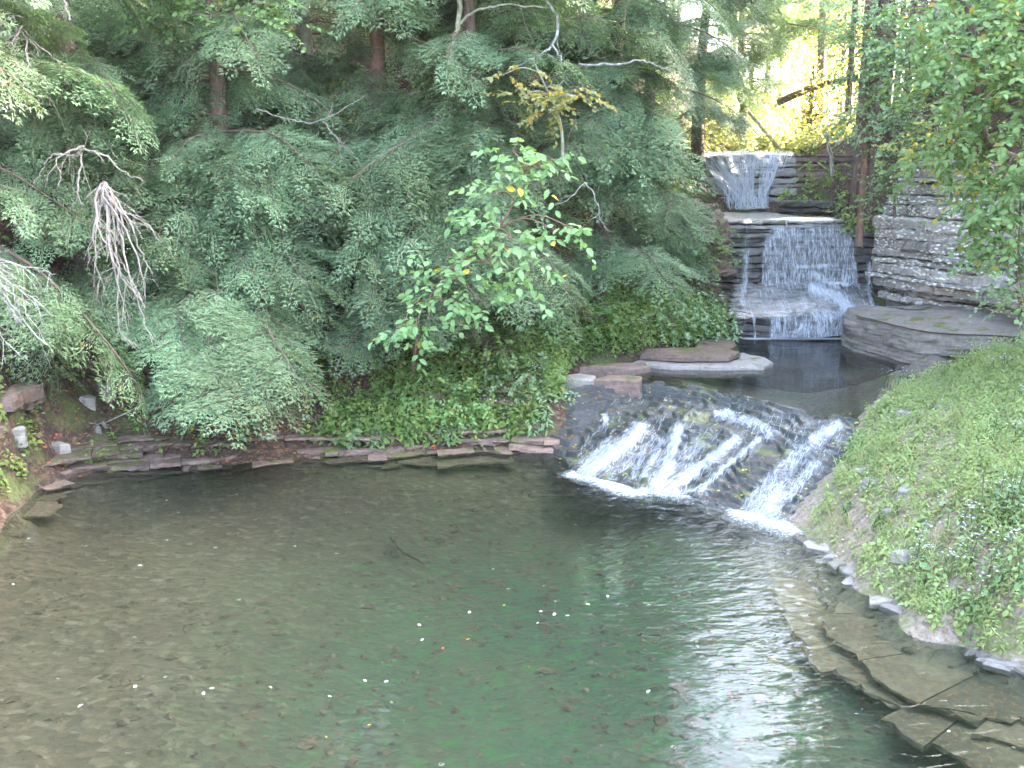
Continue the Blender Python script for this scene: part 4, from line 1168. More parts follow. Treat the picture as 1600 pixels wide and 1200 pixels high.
# bare pale sapling with arching limb and other bare limbs
def bare(label, lines, mat, name='bare_sapling', cat='tree', twigs=3, group=None):
    t = empty(name, (0, 0, 0), label, cat, group)
    for k, (pts, ra, rb) in enumerate(lines):
        mb = MB()
        c = curve([at(*p) for p in pts], 6)
        c[1:-1] += rng.normal(0, .012, (len(c) - 2, 3))
        tube(mb, c, np.linspace(ra, rb, len(c)), 6, 0)
        for q in range(twigs):
            i = rng.integers(len(c) // 3, len(c) - 1)
            d = norm(c[i] - c[i - 1]) + rng.normal(0, .6, 3)
            L = rng.uniform(.2, .6)
            p1 = c[i] + norm(d) * L
            tube(mb, [c[i], c[i] * .5 + p1 * .5 + rng.normal(0, .03, 3), p1], [.006, .004, .002], 3, 0)
        mb.build('trunk' if k == 0 else 'limb', M[mat], t, smooth=True)
    return t
bare('pale thin bare sapling with a limb arching right near the top centre', [([(702, 130, 17.3), (706, 80, 17.3), (716, 30, 17.3), (722, -20, 17.3)], .055, .045), ([(716, 38, 17.3), (750, 15, 17.2), (800, 8, 17.1), (860, 12, 17.0)], .028, .01)], 'palebark')
bare('crooked lichen covered bare limb hanging down right of the arching sapling', [([(850, -10, 17), (872, 30, 17), (865, 68, 16.9), (845, 85, 16.8), (800, 105, 16.8)], .035, .012), ([(862, 70, 16.9), (875, 90, 16.8), (880, 120, 16.8)], .02, .008)], 'lichenwood', 'bare_limb', 'branch')
bare('long pale bare limb lying across the boughs above the yellow green leaves', [([(905, 100, 17.4), (960, 100, 17.2), (1000, 95, 17.1), (1025, 103, 17.0), (1042, 108, 17.0)], .022, .008)], 'lichenwood', 'bare_limb', 'branch', 1)
bare('thin bare twig spreading out over the dark gap at upper left', [([(400, 170, 16.5), (450, 185, 16.3), (500, 190, 16.3), (570, 150, 16.6)], .010, .004), ([(505, 190, 16.3), (525, 215, 16.2)], .008, .003)], 'dead', 'bare_twig', 'branch')
bare('bare forked twigs below the light green leaves over the undergrowth', [([(915, 285, 17), (930, 310, 16.9), (940, 345, 16.9), (950, 360, 16.9)], .012, .004), ([(915, 285, 17), (890, 310, 16.9), (860, 325, 16.9)], .012, .004)], 'dead', 'bare_twig', 'branch')
bare('slender pale bare stem hanging at the upper left corner', [([(98, -10, 15.5), (104, 15, 15.5), (108, 32, 15.5)], .02, .012)], 'dead', 'bare_twig', 'branch', 1)

# ------------------------------------------------------------------ broad leaved trees and shrubs
def sprig(mb, o, d, L, n, size, mat=0, mw=None, up=None, stemr=.004, flat=.6):
    """leafy twig: leaves in two rows along a drooping stem"""
    d = norm(d)
    t = np.linspace(.15, 1, n)
    pts = o + d * (t * L)[:, None] - np.array([0, 0, 1]) * (.25 * L * t ** 2)[:, None]
    if mw is not None:
        tube(mb, [o, pts[n // 2], pts[-1]], [stemr, stemr * .7, stemr * .3], 3, mw)
    u = np.array([0, -.35, 1.0]) if up is None else up
    y = norm(np.cross(u, d))
    sg = np.where(np.arange(n) % 2, 1, -1)[:, None]
    xd = d * .6 + sg * y * rng.uniform(.5, 1.1, (n, 1)) + np.array([0, 0, -.35]) + rng.normal(0, .25, (n, 3))
    nr = u + rng.normal(0, flat, (n, 3))
    stamp(mb, LEAF, pts, xd, nr, size * rng.uniform(.6, 1.15, n), size * rng.uniform(.8, 1.1, n), mat)
def leafy(name, label, cat, trunk, tr, clumps, size, mat, bark, per=11, slen=(.35, .7), group=None, limbs=True):
    """clumps: (centre xyz, radii xyz, sprigs)"""
    t = empty(name, (0, 0, 0), label, cat, group)
    tb, lb = MB(), MB()
    tc = curve(trunk, 6)
    tube(tb, tc, np.linspace(tr[0], tr[1], len(tc)), 7, 0)
    for c, r, ns in clumps:
        c = np.asarray(c, float); r = np.asarray(r, float)
        d = np.linalg.norm(tc - c, axis=1) + np.maximum(tc[:, 2] - c[2], 0) * 1.5
        j = int(np.argmin(d))
        if limbs:
            m = tc[j] * .5 + c * .5 + np.array([0, 0, .15 * np.linalg.norm(c - tc[j])])
            lc = curve([tc[j], m, c], 5)
            tube(tb, lc, np.linspace(max(tr[1] * .7, .012), .008, len(lc)), 5, 0)
        for k in range(ns):
            g = norm(rng.normal(0, 1, 3)) * rng.uniform(.25, 1) ** .5
            o = c + g * r
            dd = g * np.array([1, 1, .35]) + rng.normal(0, .35, 3)
            sprig(lb, o, dd, rng.uniform(*slen), per + rng.integers(-2, 3), size)
            if rng.random() < .45:
                tube(tb, [c + g * r * .1, c + g * r * .6 + rng.normal(0, .05, 3), o], [.008, .006, .003], 3, 0)
    tb.build('trunk', bark, t, smooth=True)
    lb.build('crown', mat, t)
    return t
def A(px, py, Y): return at(px, py, Y)

# the light green sapling in the middle
g = hit(642, 603)[0]
sap_tr = [g - np.array([0, 0, .1]), g + (at(650, 545, g[1] - .3) - g), at(655, 500, g[1] - .7), at(690, 440, 14.6), at(740, 390, 14.3), at(790, 340, 14.2), at(820, 270, 14.2)]
cl = []
for px, py, Y, rx, rz, ns in ((870, 360, 13.6, .30, .06, 7), (905, 362, 13.4, .16, .04, 4), (800, 370, 13.7, .35, .10, 8), (770, 395, 13.7, .3, .12, 8), (720, 440, 13.9, .35, .12, 9), (690, 470, 13.9, .28, .10, 8), (750, 470, 13.8, .3, .10, 8), (800, 430, 13.7, .16, .07, 4), (840, 440, 13.5, .10, .12, 5), (838, 410, 13.5, .10, .08, 3),
                              (780, 300, 14.0, .35, .10, 8), (830, 260, 14.0, .35, .10, 10), (870, 250, 14.0, .25, .08, 7), (800, 235, 14.1, .3, .07, 7), (850, 290, 14.0, .25, .07, 6), (650, 520, 14.2, .18, .08, 5), (625, 515, 14.2, .08, .07, 3), (670, 500, 14.1, .25, .08, 6), (650, 545, 14.3, .08, .05, 3), (700, 420, 14.2, .3, .1, 7), (760, 340, 14.2, .25, .1, 5)):
    cl.append((A(px, py, Y), (rx, .22, rz), ns))
leafy('sapling', 'slender sapling with large light green leaves standing in front of the hemlocks', 'sapling', sap_tr, (.045, .012), cl, .155, M['sapling'], M['redbark'], 6, (.25, .45))

# yellow green leafy sprays over the middle
cl = [(A(px, py, Y), (rx, .2, .05), ns) for px, py, Y, rx, ns in ((870, 135, 16.4, .35, 9), (860, 175, 16.3, .3, 8), (820, 150, 16.4, .3, 7), (900, 150, 16.4, .25, 6), (850, 160, 16.3, .35, 7), (790, 115, 16.6, .3, 5))]
leafy('sapling', 'young tree with yellow green narrow leaves among the upper boughs', 'sapling', [A(880, 260, 17), A(875, 190, 16.8), A(850, 130, 16.6), A(830, 90, 16.6)], (.03, .012), cl, .11, M['gold'], M['palebark'], 10, (.3, .5))
# broad leaves at the top left
cl = [(A(px, py, Y), (.45, .3, .10), ns) for px, py, Y, ns in ((330, 25, 16.8, 12), (390, 30, 16.7, 14), (430, 40, 16.6, 12), (280, 20, 16.9, 10), (360, 55, 16.6, 10), (240, 35, 17, 8), (410, 5, 16.8, 10))]
leafy('sapling', 'small broad leaved tree with bright leaves near the top left', 'sapling', [A(300, 120, 18), A(320, 60, 17.6), A(340, 10, 17.4), A(350, -40, 17.4)], (.04, .015), cl, .12, M['leaf'], M['palebark'], 10, (.3, .55))

# right hand trees
cl = []
for px, py, Y, rx, rz, ns in ((1530, 60, 14.5, .55, .5, 34), (1580, 120, 14.0, .5, .5, 34), (1500, 150, 15, .4, .4, 26), (1560, 190, 14.2, .5, .35, 34), (1600, 240, 13.6, .4, .4, 26), (1520, 235, 14.8, .4, .3, 26), (1470, 240, 15.3, .3, .22, 18),
                              (1440, 265, 15.6, .18, .15, 9), (1560, 300, 14.0, .4, .3, 26), (1600, 340, 13.4, .3, .35, 22), (1560, 370, 13.8, .3, .25, 20), (1590, 410, 13.4, .25, .25, 16), (1545, 340, 14.0, .25, .2, 14), (1570, 30, 14.3, .5, .4, 26), (1620, 150, 13.4, .5, .6, 26), (1640, 60, 13.4, .6, .6, 26), (1500, 40, 15, .4, .4, 20), (1450, 10, 16, .5, .5, 30), (1420, 90, 17, .4, .5, 30), (1480, 100, 16, .4, .4, 24), (1450, 170, 16.5, .35, .3, 22), (1580, 60, 14, .5, .5, 30), (1640, 330, 13, .4, .5, 22), (1530, -40, 14.5, .7, .4, 26)):
    cl.append((A(px, py, Y), (rx, .4, rz), ns))
leafy('leafy_tree', 'large leaved bright green tree draping over the cliff at the right edge', 'tree', [(10.2, 15.6, 4.3), A(1560, 240, 15.2), A(1530, 100, 15.2), A(1500, -60, 15.4)], (.10, .05), cl, .125, M['leaf'], M['bark'], 10, (.35, .65))
cl = []
for px, py, Y, rx, rz, ns in ((1360, 60, 19.8, .6, .6, 60), (1345, 30, 19.6, .4, .5, 40), (1400, 60, 19.2, .5, .5, 40), (1430, 20, 19, .6, .4, 36), (1400, 120, 19.5, .6, .5, 46), (1340, 130, 19.8, .45, .45, 36), (1370, 180, 19.6, .6, .35, 40), (1430, 70, 19.3, .5, .6, 36), (1330, 190, 20, .35, .25, 22), (1410, 30, 19.5, .6, .4, 36), (1440, 180, 19, .4, .4, 30), (1350, 10, 19.8, .4, .4, 24), (1390, 220, 19.4, .4, .2, 20), (1460, 120, 18.8, .4, .6, 30), (1330, 90, 20, .25, .4, 14)):
    cl.append((A(px, py, Y), (rx, .5, rz), ns))
leafy('leafy_tree', 'fine leaved pale green tree on a thin dark trunk right of the waterfalls', 'tree', [at(1342, 385, 21.0), at(1346, 320, 20.9), at(1351, 240, 20.7), at(1356, 150, 20.5), at(1360, 60, 20.4), at(1362, -30, 20.3)], (.075, .045), cl, .085, M['blue_leaf'], M['redbark'], 12, (.35, .6))
bare('thin grey leaning trunk in the leaves at upper right', [([(1508, 215, 16.5), (1490, 130, 16.6), (1472, 60, 16.7), (1460, -20, 16.8)], .06, .045), ([(1480, 90, 16.6), (1510, 80, 16.4), (1540, 76, 16.2)], .02, .008)], 'dead', 'leaning_tree', 'tree')
cl = [(A(px, py, Y), (rx, .35, rz), ns) for px, py, Y, rx, rz, ns in ((1400, 245, 19.6, .3, .25, 26), (1385, 290, 19.8, .25, .25, 20), (1410, 200, 19.4, .35, .25, 20), (1370, 320, 20.2, .2, .2, 12))]
leafy('shrub', 'dark blue green shrub growing at the left top of the lichen cliff', 'shrub', [at(1398, 340, 20.2), at(1398, 290, 20), at(1400, 230, 19.8)], (.03, .015), cl, .085, M['blue_leaf'], M['bark'], 10, (.25, .45))
cl = [(A(px, py, Y), (rx, .4, rz), ns) for px, py, Y, rx, rz, ns in ((1470, 215, 16.8, .4, .2, 22), (1430, 235, 17.2, .3, .15, 14), (1510, 260, 16.2, .4, .25, 24), (1540, 280, 15.9, .4, .25, 24), (1570, 330, 15.4, .35, .3, 20), (1500, 200, 16.5, .4, .3, 18))]
leafy('shrub', 'yellow green shrub hanging over the top edge of the lichen cliff', 'shrub', [(9.9, 17.5, 4.2), at(1500, 240, 16.8), at(1480, 200, 16.6)], (.03, .015), cl, .11, M['gold'], M['bark'], 9, (.3, .5))
cl = [(A(px, py, Y), (rx, .35, rz), ns) for px, py, Y, rx, rz, ns in ((1570, 400, 14.8, .4, .3, 30), (1590, 440, 14.5, .3, .3, 24), (1600, 470, 14.2, .2, .2, 14), (1560, 360, 15, .3, .2, 18))]
leafy('shrub', 'fine leaved green shrub hanging down the right end of the cliff', 'shrub', [(9.9, 15.6, 3.9), at(1585, 380, 15), at(1580, 420, 14.7)], (.02, .01), cl, .085, M['blue_leaf'], M['bark'], 10, (.3, .5))
cl = [(A(px, py, Y), (rx, .4, rz), ns) for px, py, Y, rx, rz, ns in ((1260, 300, 25.3, .5, .15, 18), (1300, 285, 25, .4, .3, 20), (1330, 310, 24, .4, .25, 22), (1310, 340, 23.4, .35, .12, 16), (1345, 350, 22.6, .3, .2, 16), (1280, 260, 25.6, .5, .25, 20), (1370, 345, 22, .25, .2, 12))]
leafy('shrub', 'low dark shrubs on the shaded ledge between the falls and the cliff', 'shrub', [at(1300, 340, 24.5), at(1300, 320, 24.5), at(1300, 290, 24.6)], (.02, .01), cl, .10, M['under'], M['bark'], 10, (.25, .45))
cl = [(A(px, py, Y), (rx, .3, rz), ns) for px, py, Y, rx, rz, ns in ((1110, 380, 21.0, .3, .22, 26), (1130, 360, 21.2, .25, .15, 16), (1090, 410, 20.9, .3, .25, 22), (1130, 400, 21.1, .2, .15, 12))]
leafy('shrub', 'small leaved shrub growing on the shale wall left of the waterfall', 'shrub', [at(1085, 350, 22), at(1100, 360, 21.6), at(1110, 390, 21.3)], (.02, .01), cl, .07, M['leaf'], M['bark'], 11, (.2, .4))

for lab, px, py, Y, rx, rz, ns, m in (('bright green bushy shrub in the middle of the undergrowth', 760, 530, 16.6, .75, .3, 42, 'leaf'), ('green shrub higher in the undergrowth under the hemlock boughs', 905, 480, 18.6, .8, .35, 44, 'leaf'), ('pale green shrub at the pool end of the undergrowth', 1035, 495, 19.6, .7, .3, 40, 'blue_leaf'), ('yellow green shrub low in the undergrowth behind the leafy waterline plants', 690, 620, 15.9, .6, .25, 36, 'leaf'), ('green shrub in the undergrowth beside the cascade head', 830, 590, 16.4, .55, .25, 34, 'blue_leaf')):
    c = A(px, py, Y); zg = float(h(c[0], c[1])[0])
    c[2] = max(c[2], zg + .35)
    leafy('shrub', lab, 'shrub', [(c[0], c[1], zg - .1), (c[0], c[1], (zg + c[2]) / 2), c], (.02, .01), [(c, (rx, .4, rz), ns), (c + np.array([.3, -.1, -.15]), (rx * .7, .3, rz * .8), ns // 2)], .085, M[m], M['bark'], 10, (.25, .45))
# dark fallen trunk across the bright gap and slanting logs beyond the falls
bare('dark fallen trunk slanting across the bright gap', [([(1215, 160, 31), (1250, 145, 31), (1290, 130, 31), (1340, 120, 31)], .12, .10)], 'bark', 'fallen_log', 'log', 4)
bare('pale fallen poles slanting down the slope beyond the upper waterfall', [([(1170, 175, 31), (1195, 205, 30.5), (1222, 237, 30)], .05, .06), ([(1160, 180, 31.5), (1180, 205, 31), (1200, 230, 30.5)], .03, .03)], 'palebark', 'fallen_pole', 'log', 2)
bare('thin twin saplings on the dark ledge right of the upper waterfall', [([(1300, 275, 25), (1296, 245, 25), (1292, 210, 25)], .03, .025), ([(1304, 275, 25), (1298, 235, 25), (1291, 205, 25)], .02, .015)], 'palebark', 'bare_sapling', 'tree', 2)
g = at(1480, 120, 17)

# ------------------------------------------------------------------ low plants
def scatter(poly, n, x0, x1, y0, y1, dens=None, zmin=.02, zmax=9):
    """points on the ground whose place lies inside a polygon given as picture corners"""
    x = rng.uniform(x0, x1, n); y = rng.uniform(y0, y1, n)
    z = h(x, y)
    P = np.stack([x, y, z], -1)
    px, py = proj(P)
    ok = inside(px, py, poly) & (z > zmin) & (z < zmax)
    if dens is not None:
        ok &= rng.random(n) < dens(px, py, P)
    return P[ok]
def herbs(mb, P, hgt, nl, size, mat=0, tmpl=OVAL, droop=.35, spread=.8, sizev=.4, stem_mat=None, narrow=1.0, var=None, face=(0, -.3, 1)):
    N = len(P)
    if N == 0: return
    hg = np.broadcast_to(np.asarray(hgt, float), (N,)) * rng.uniform(.6, 1.3, N)
    lean = rng.normal(0, .18, (N, 2)) + np.array([0, -.1])
    k = nl
    f = np.linspace(.15, 1, k)[None].repeat(N, 0) + rng.uniform(-.05, .05, (N, k))
    az = rng.uniform(0, 6.28, (N, 1)) + np.arange(k)[None] * 2.4
    sz = size * rng.uniform(1 - sizev, 1 + sizev, (N, k)) * (1.15 - .45 * f)
    base = np.stack([P[:, 0:1] + lean[:, 0:1] * hg[:, None] * f, P[:, 1:2] + lean[:, 1:2] * hg[:, None] * f, P[:, 2:3] + hg[:, None] * f], -1)
    xd = np.stack([np.cos(az) * spread, np.sin(az) * spread, np.full_like(az, -droop) + rng.normal(0, .3, (N, k))], -1)
    off = norm(xd) * (.15 * sz[..., None])
    nr = np.array(face) + rng.normal(0, .28, (N, k, 3))
    vv = (rng.random((N, 1)) * .55 + rng.random((N, k)) * .45) if var is None else np.full((N, k), var)
    stamp(mb, tmpl, (base + off).reshape(-1, 3), xd.reshape(-1, 3), nr.reshape(-1, 3), sz.ravel(), sz.ravel() * narrow, mat, vv.ravel())
    if stem_mat is not None:
        for i in range(N):
            tube(mb, [P[i] - np.array([0, 0, .05]), [P[i, 0] + lean[i, 0] * hg[i], P[i, 1] + lean[i, 1] * hg[i], P[i, 2] + hg[i]]], [.006, .003], 3, stem_mat)

U1 = [(490, 694), (520, 655), (590, 615), (640, 570), (640, 480), (720, 450), (850, 430), (1000, 440), (1080, 440), (1120, 470), (1150, 490), (1165, 520), (1120, 535), (1010, 548), (900, 572), (885, 590), (862, 645), (836, 690), (700, 700), (600, 698)]
P = scatter(U1, 12000, -4, 5.5, 14, 24)
und = MB()
nearer = P[:, 1] < 17.5
k = rng.random(len(P))
herbs(und, P[nearer & (k < .5)], .5, 14, .085, 0)
herbs(und, P[nearer & (k >= .5) & (k < .8)], .42, 11, .125, 0)
herbs(und, P[nearer & (k >= .8)], .62, 18, .10, 0, narrow=.45)
herbs(und, P[~nearer & (k < .6)], .5, 13, .095, 0)
herbs(und, P[~nearer & (k >= .6)], .6, 14, .12, 0, narrow=.6)
tag(und.build('undergrowth', M['under']), kind='stuff')
P2 = scatter([(120, 740), (200, 600), (480, 560), (640, 560), (600, 640), (500, 690), (300, 720)], 2600, -7, 0, 13.5, 19, lambda px, py, P: .15 + .5 * (n2(P[:, 0], P[:, 1], 1.3, 31) > .1))
P3 = scatter([(560, 520), (600, 300), (1080, 240), (1090, 440), (1000, 440), (850, 430), (700, 450)], 2600, -3, 6, 16, 28)
und = MB(); herbs(und, P2, .28, 9, .085); herbs(und, P3, .5, 10, .11)
P4 = scatter([(0, 600), (0, -200), (1100, -200), (1080, 240), (600, 300), (500, 600)], 5200, -14, 5, 15, 36, zmax=16)
herbs(und, P4, .5, 9, .13)
tag(und.build('shade_plants', M['under']), kind='stuff')
# beyond the upper falls
P5 = scatter([(1080, 245), (1090, 120), (1340, 120), (1340, 250), (1240, 242)], 9000, 4, 22, 27.5, 60, zmax=16)
und = MB(); herbs(und, P5, .55, 9, .2, 0)
tag(und.build('sunny_undergrowth', M['gold']), kind='stuff')

BANK = [(1352, 652), (1400, 615), (1445, 590), (1520, 565), (1600, 548), (1800, 520), (2300, 800), (2300, 1400), (1700, 1105), (1600, 1042), (1500, 1002), (1400, 948), (1330, 900), (1262, 837), (1290, 770), (1320, 715)]
def bank_d(px, py, P):
    g = .10 + .75 * np.clip((px - 1480) / 120, 0, 1) + .45 * np.clip((py - 860) / 80, 0, 1) + .35 * np.clip((720 - py) / 80, 0, 1) * np.clip((px - 1330) / 80, 0, 1)
    g = g + .55 * (n2(P[:, 0], P[:, 1], 1.5, 77) > .12)
    return np.clip(g, 0, 1)
P = scatter(BANK, 17000, 3, 10.5, 6, 17.5, bank_d, .04, 3)
gm = MB()
k = rng.random(len(P))
herbs(gm, P[k < .5], .13, 12, .052, 0)
herbs(gm, P[(k >= .5) & (k < .75)], .24, 15, .058, 0, narrow=.5)
herbs(gm, P[(k >= .75) & (k < .93)], .18, 10, .075, 0, LEAF)
Pt = P[(proj(P)[0] > 1500) & (k < .3)]
herbs(gm, Pt, .38, 18, .07, 0, narrow=.6)
herbs(gm, P[k >= .93], .22, 10, .15, 0, BLADE, -.7, .7, .4, None, .7)
tag(gm.build('bank_plants', M['herb']), kind='stuff')
P = scatter(BANK, 16000, 3, 8.5, 6, 17.5, lambda px, py, P: .35 + .4 * (n2(P[:, 0], P[:, 1], 2.5, 79) > 0), .03, 3)
gm = MB(); herbs(gm, P, .05, 5, .035, 0)
tag(gm.build('creeping_plants', M['herb']), kind='stuff')

P = scatter(BANK, 2200, 3, 9, 6, 17.5, lambda px, py, P: .2 + .6 * (n2(P[:, 0], P[:, 1], 2.0, 83) > .15), .03, 3)
gm = MB(); herbs(gm, P, .17, 8, .14, 0, BLADE, -.5, .8, .4, None, .5)
tag(gm.build('dry_grass', M['straw']), kind='stuff')
P = scatter([(-160, 900), (-60, 700), (0, 580), (60, 600), (70, 700), (40, 765), (-20, 815)], 1500, -9, -5, 9, 16, None, .12, 4)
gm = MB(); herbs(gm, P, .3, 10, .09); tag(gm.build('edge_plants', M['under']), kind='stuff')
# individual plants
def plant(name, label, cat, P, hgt, nl, size, mat, group=None, tmpl=LEAF, flowers=0, **kw):
    P = np.atleast_2d(P)
    t = empty(name, (0, 0, 0), label, cat, group)
    lb = MB(); herbs(lb, P, hgt, nl, size, 0, tmpl, **kw)
    sb = MB()
    for p in P:
        tube(sb, [p - np.array([0, 0, .06]), p + np.array([0, -.03, hgt * .55]), p + np.array([rng.normal(0, .03), -.08, hgt])], [.008, .006, .003], 4)
    sb.build('stems', M['stem'], t)['kind'] = 'stuff'; lb.build('leaves', mat, t)
    if flowers:
        fb = MB()
        for p in P:
            m = flowers
            c = p + np.stack([rng.normal(0, .07, m), rng.normal(-.08, .07, m), hgt * rng.uniform(.95, 1.25, m)], -1)
            for j in range(5):
                a = j * 1.2566 + rng.uniform(0, 6, m)
                stamp(fb, KITE, c, np.stack([np.cos(a), np.sin(a) - .2, .25 + 0 * a], -1), np.tile([0, -.5, 1.], (m, 1)), .015, .010)
        fb.build('flowers', M['petal'], t)['kind'] = 'stuff'
    return t
def grp(px, py, n, r):
    c = hit(px, py)[0]
    x = c[0] + rng.normal(0, r, n); y = c[1] + rng.normal(0, r * .7, n)
    return np.stack([x, y, h(x, y)], -1)
plant('leafy_plant', 'broad leaved bright green plant at the waterline below the undergrowth', 'plant', grp(545, 690, 9, .18), .40, 9, .15, M['sapling'], 'leafy plants at the left waterline')
plant('leafy_plant', 'smaller broad leaved plant right of the bright one at the left waterline', 'plant', grp(632, 690, 8, .16), .34, 9, .13, M['leaf'], 'leafy plants at the left waterline')
plant('burdock_plant', 'plant with big round pale leaves at the edge of the right bank', 'plant', grp(1452, 918, 3, .06), .14, 3, .17, M['sapling'], narrow=1.5)
plant('leafy_shrub', 'dusky blue green leafy shrub on the right bank at the picture edge', 'shrub', grp(1580, 800, 22, .22), .55, 14, .065, M['blue_leaf'])
plant('tall_plant', 'tall narrow leaved plant at the right end of the undergrowth by the cascade', 'plant', grp(850, 680, 4, .06), .55, 18, .13, M['blue_leaf'], narrow=.5)
plant('tall_plant', 'narrow leaved plant hanging over the waterline in the undergrowth', 'plant', grp(705, 694, 5, .10), .42, 18, .13, M['blue_leaf'], narrow=.5)
plant('tall_plant', 'pale narrow leaved plant low in front of the undergrowth', 'plant', grp(585, 697, 4, .08), .30, 14, .11, M['blue_leaf'], narrow=.5)
plant('leafy_plant', 'leafy plant on the stones just left of the waterfall foot', 'plant', grp(1085, 545, 4, .12), .28, 7, .15, M['sapling'])
plant('leafy_shrub', 'green bush on the rock beside the foot of the big waterfall', 'shrub', grp(1115, 530, 26, .34), .75, 14, .11, M['blue_leaf'])
plant('fern', 'small green tuft growing on top of the long boulder', 'plant', np.array([[7.35, 18.9, 1.42]]) + rng.normal(0, .06, (6, 3)) * [1, 1, 0], .14, 9, .08, M['leaf'])
plant('fern', 'green fern tuft in the recess under the lichen cliff', 'plant', grp(1425, 492, 6, .12), .3, 10, .10, M['under'])
for px, py, lab, m_, sz, hg in ((1545, 690, 'bushy pale green weed on the upper right bank', 'sapling', .07, .35), (1420, 700, 'low yellow green weed on the right bank above the cascade', 'gold', .05, .16), (1590, 920, 'tall leafy weed at the right edge above the shore stones', 'sapling', .08, .42), (1525, 960, 'leafy weed leaning over the shore at the lower right', 'leaf', .07, .34), (1330, 790, 'small pale weed beside the foot of the cascade', 'sapling', .05, .18), (1370, 830, 'low weed on bare soil of the right bank near the stones', 'leaf', .05, .16), (1475, 600, 'leafy weed at the top of the right bank by the pale outcrop', 'leaf', .08, .3), (1340, 705, 'weed hanging over the right end of the cascade lip', 'sapling', .06, .22)):
    plant('leafy_weed', lab, 'plant', grp(px, py, 7, .10), hg, 12, sz, M[m_], 'weeds on the right bank')
ASTER = [(1560, 800, 'white flower clump on the right bank beside the dusky shrub', 9), (1590, 700, 'pale aster clump at the right edge of the bank above the dusky shrub', 12), (1592, 850, 'pale aster clump at the right edge below the dusky shrub', 12),
         (1510, 835, 'pale aster clump in the middle of the right bank', 10), (1495, 905, 'pale aster clump above the big round leaves', 12), (1540, 930, 'aster clump low on the right bank near the shore stones', 9), (1440, 870, 'small white flower clump above the shore on the right bank', 7),
         (1558, 585, 'pale aster clump near the rim of bare rock', 12), (1385, 612, 'aster clump at the corner where the right bank meets the upper pool', 9), (1598, 640, 'aster clump at the right edge level with the upper pool', 10)]
for px, py, lab, nf in ASTER:
    plant('aster_clump', lab, 'flowers', grp(px, py, 5, .09), .30, 14, .055, M['blue_leaf'], 'pale asters on the right bank', flowers=nf // 2 + 1, narrow=.5)
for px, py, lab, nf in [(1000, 555, 'tall aster clump at the pool end of the undergrowth', 9), (985, 556, 'aster clump left of the tall asters by the upper pool', 7), (880, 592, 'aster clump above the small pale slab', 8), (830, 640, 'lilac aster clump deep in the undergrowth', 7), (760, 680, 'white flower clump low in the undergrowth near the waterline', 7), (810, 660, 'lilac aster clump low in the undergrowth near the cascade', 7)]:
    plant('aster_clump', lab, 'flowers', grp(px, py, 4, .08), .62, 16, .075, M['under'], 'asters in the undergrowth', flowers=nf // 2 + 1, narrow=.6)

# fallen stick on the right bank, sunk stick in the pool, small stump
def stick(name, label, pts, r0, r1, mat):
    mb = MB(); c = curve(pts, 6); c[1:-1] += rng.normal(0, .008, (len(c) - 2, 3))
    tube(mb, c, np.linspace(r0, r1, len(c)), 6)
    return tag(mb.build(name, mat, smooth=True), label, 'stick')
g0, g1, g2 = hit([1460, 1488, 1508], [806, 788, 762])
up = np.array([0, 0, .05])
stick('fallen_stick', 'bent brown stick lying on the right bank', [g0 + up, g1 + up * 1.6, g2 + up * 2], .022, .010, M['redbark'])
q0, q1, q2 = on(612, 838, -.45), on(630, 862, -.5), on(662, 880, -.5)
stick('sunken_stick', 'dark forked stick lying on the bed of the lower pool', [q0, q1, q2], .03, .018, M['bark'])
g0, g1 = hit([300, 250], [560, 690])
stick('fallen_stick', 'thin bare stick leaning on the dark bank under the lowest boughs', [hit(215, 640)[0] + up * 2, hit(165, 668)[0] + up, hit(140, 672)[0] + up], .016, .008, M['dead'])
stick('broken_stem', 'short brown stem with broken top behind the undergrowth', [hit(645, 600)[0], hit(645, 600)[0] + np.array([.05, -.05, .5])], .045, .035, M['redbark'])

# stones along the right shore
for k, (px, py) in enumerate([(1265, 842), (1280, 852), (1300, 868), (1310, 880), (1325, 890), (1345, 908), (1375, 932), (1388, 938), (1402, 940), (1415, 948), (1428, 951), (1445, 957), (1462, 968), (1478, 978), (1492, 985), (1505, 996), (1522, 1003), (1540, 1012), (1555, 1022), (1572, 1030), (1590, 1040), (1610, 1050), (1395, 950), (1432, 965), (1515, 1012), (1560, 1035)]):
    c = on(px, py, .03); r = rng.uniform(.7, 1.25, 7) * rng.uniform(.10, .24)
    th = np.sort(rng.uniform(0, 6.28, 7)); a = rng.uniform(-.6, .3)
    X_, Y_ = np.cos(th) * r, np.sin(th) * r * .6
    o = slab('shore_stone', np.stack([c[0] + X_ * math.cos(a) - Y_ * math.sin(a), c[1] + X_ * math.sin(a) + Y_ * math.cos(a)], -1), -.06, rng.uniform(.02, .055), M['pale' if k % 3 else 'boulder'], jit=.008)
    tag(o, 'flat pale stone in the row of stones along the right hand waterline', 'stone', 'flat stones along the right waterline')
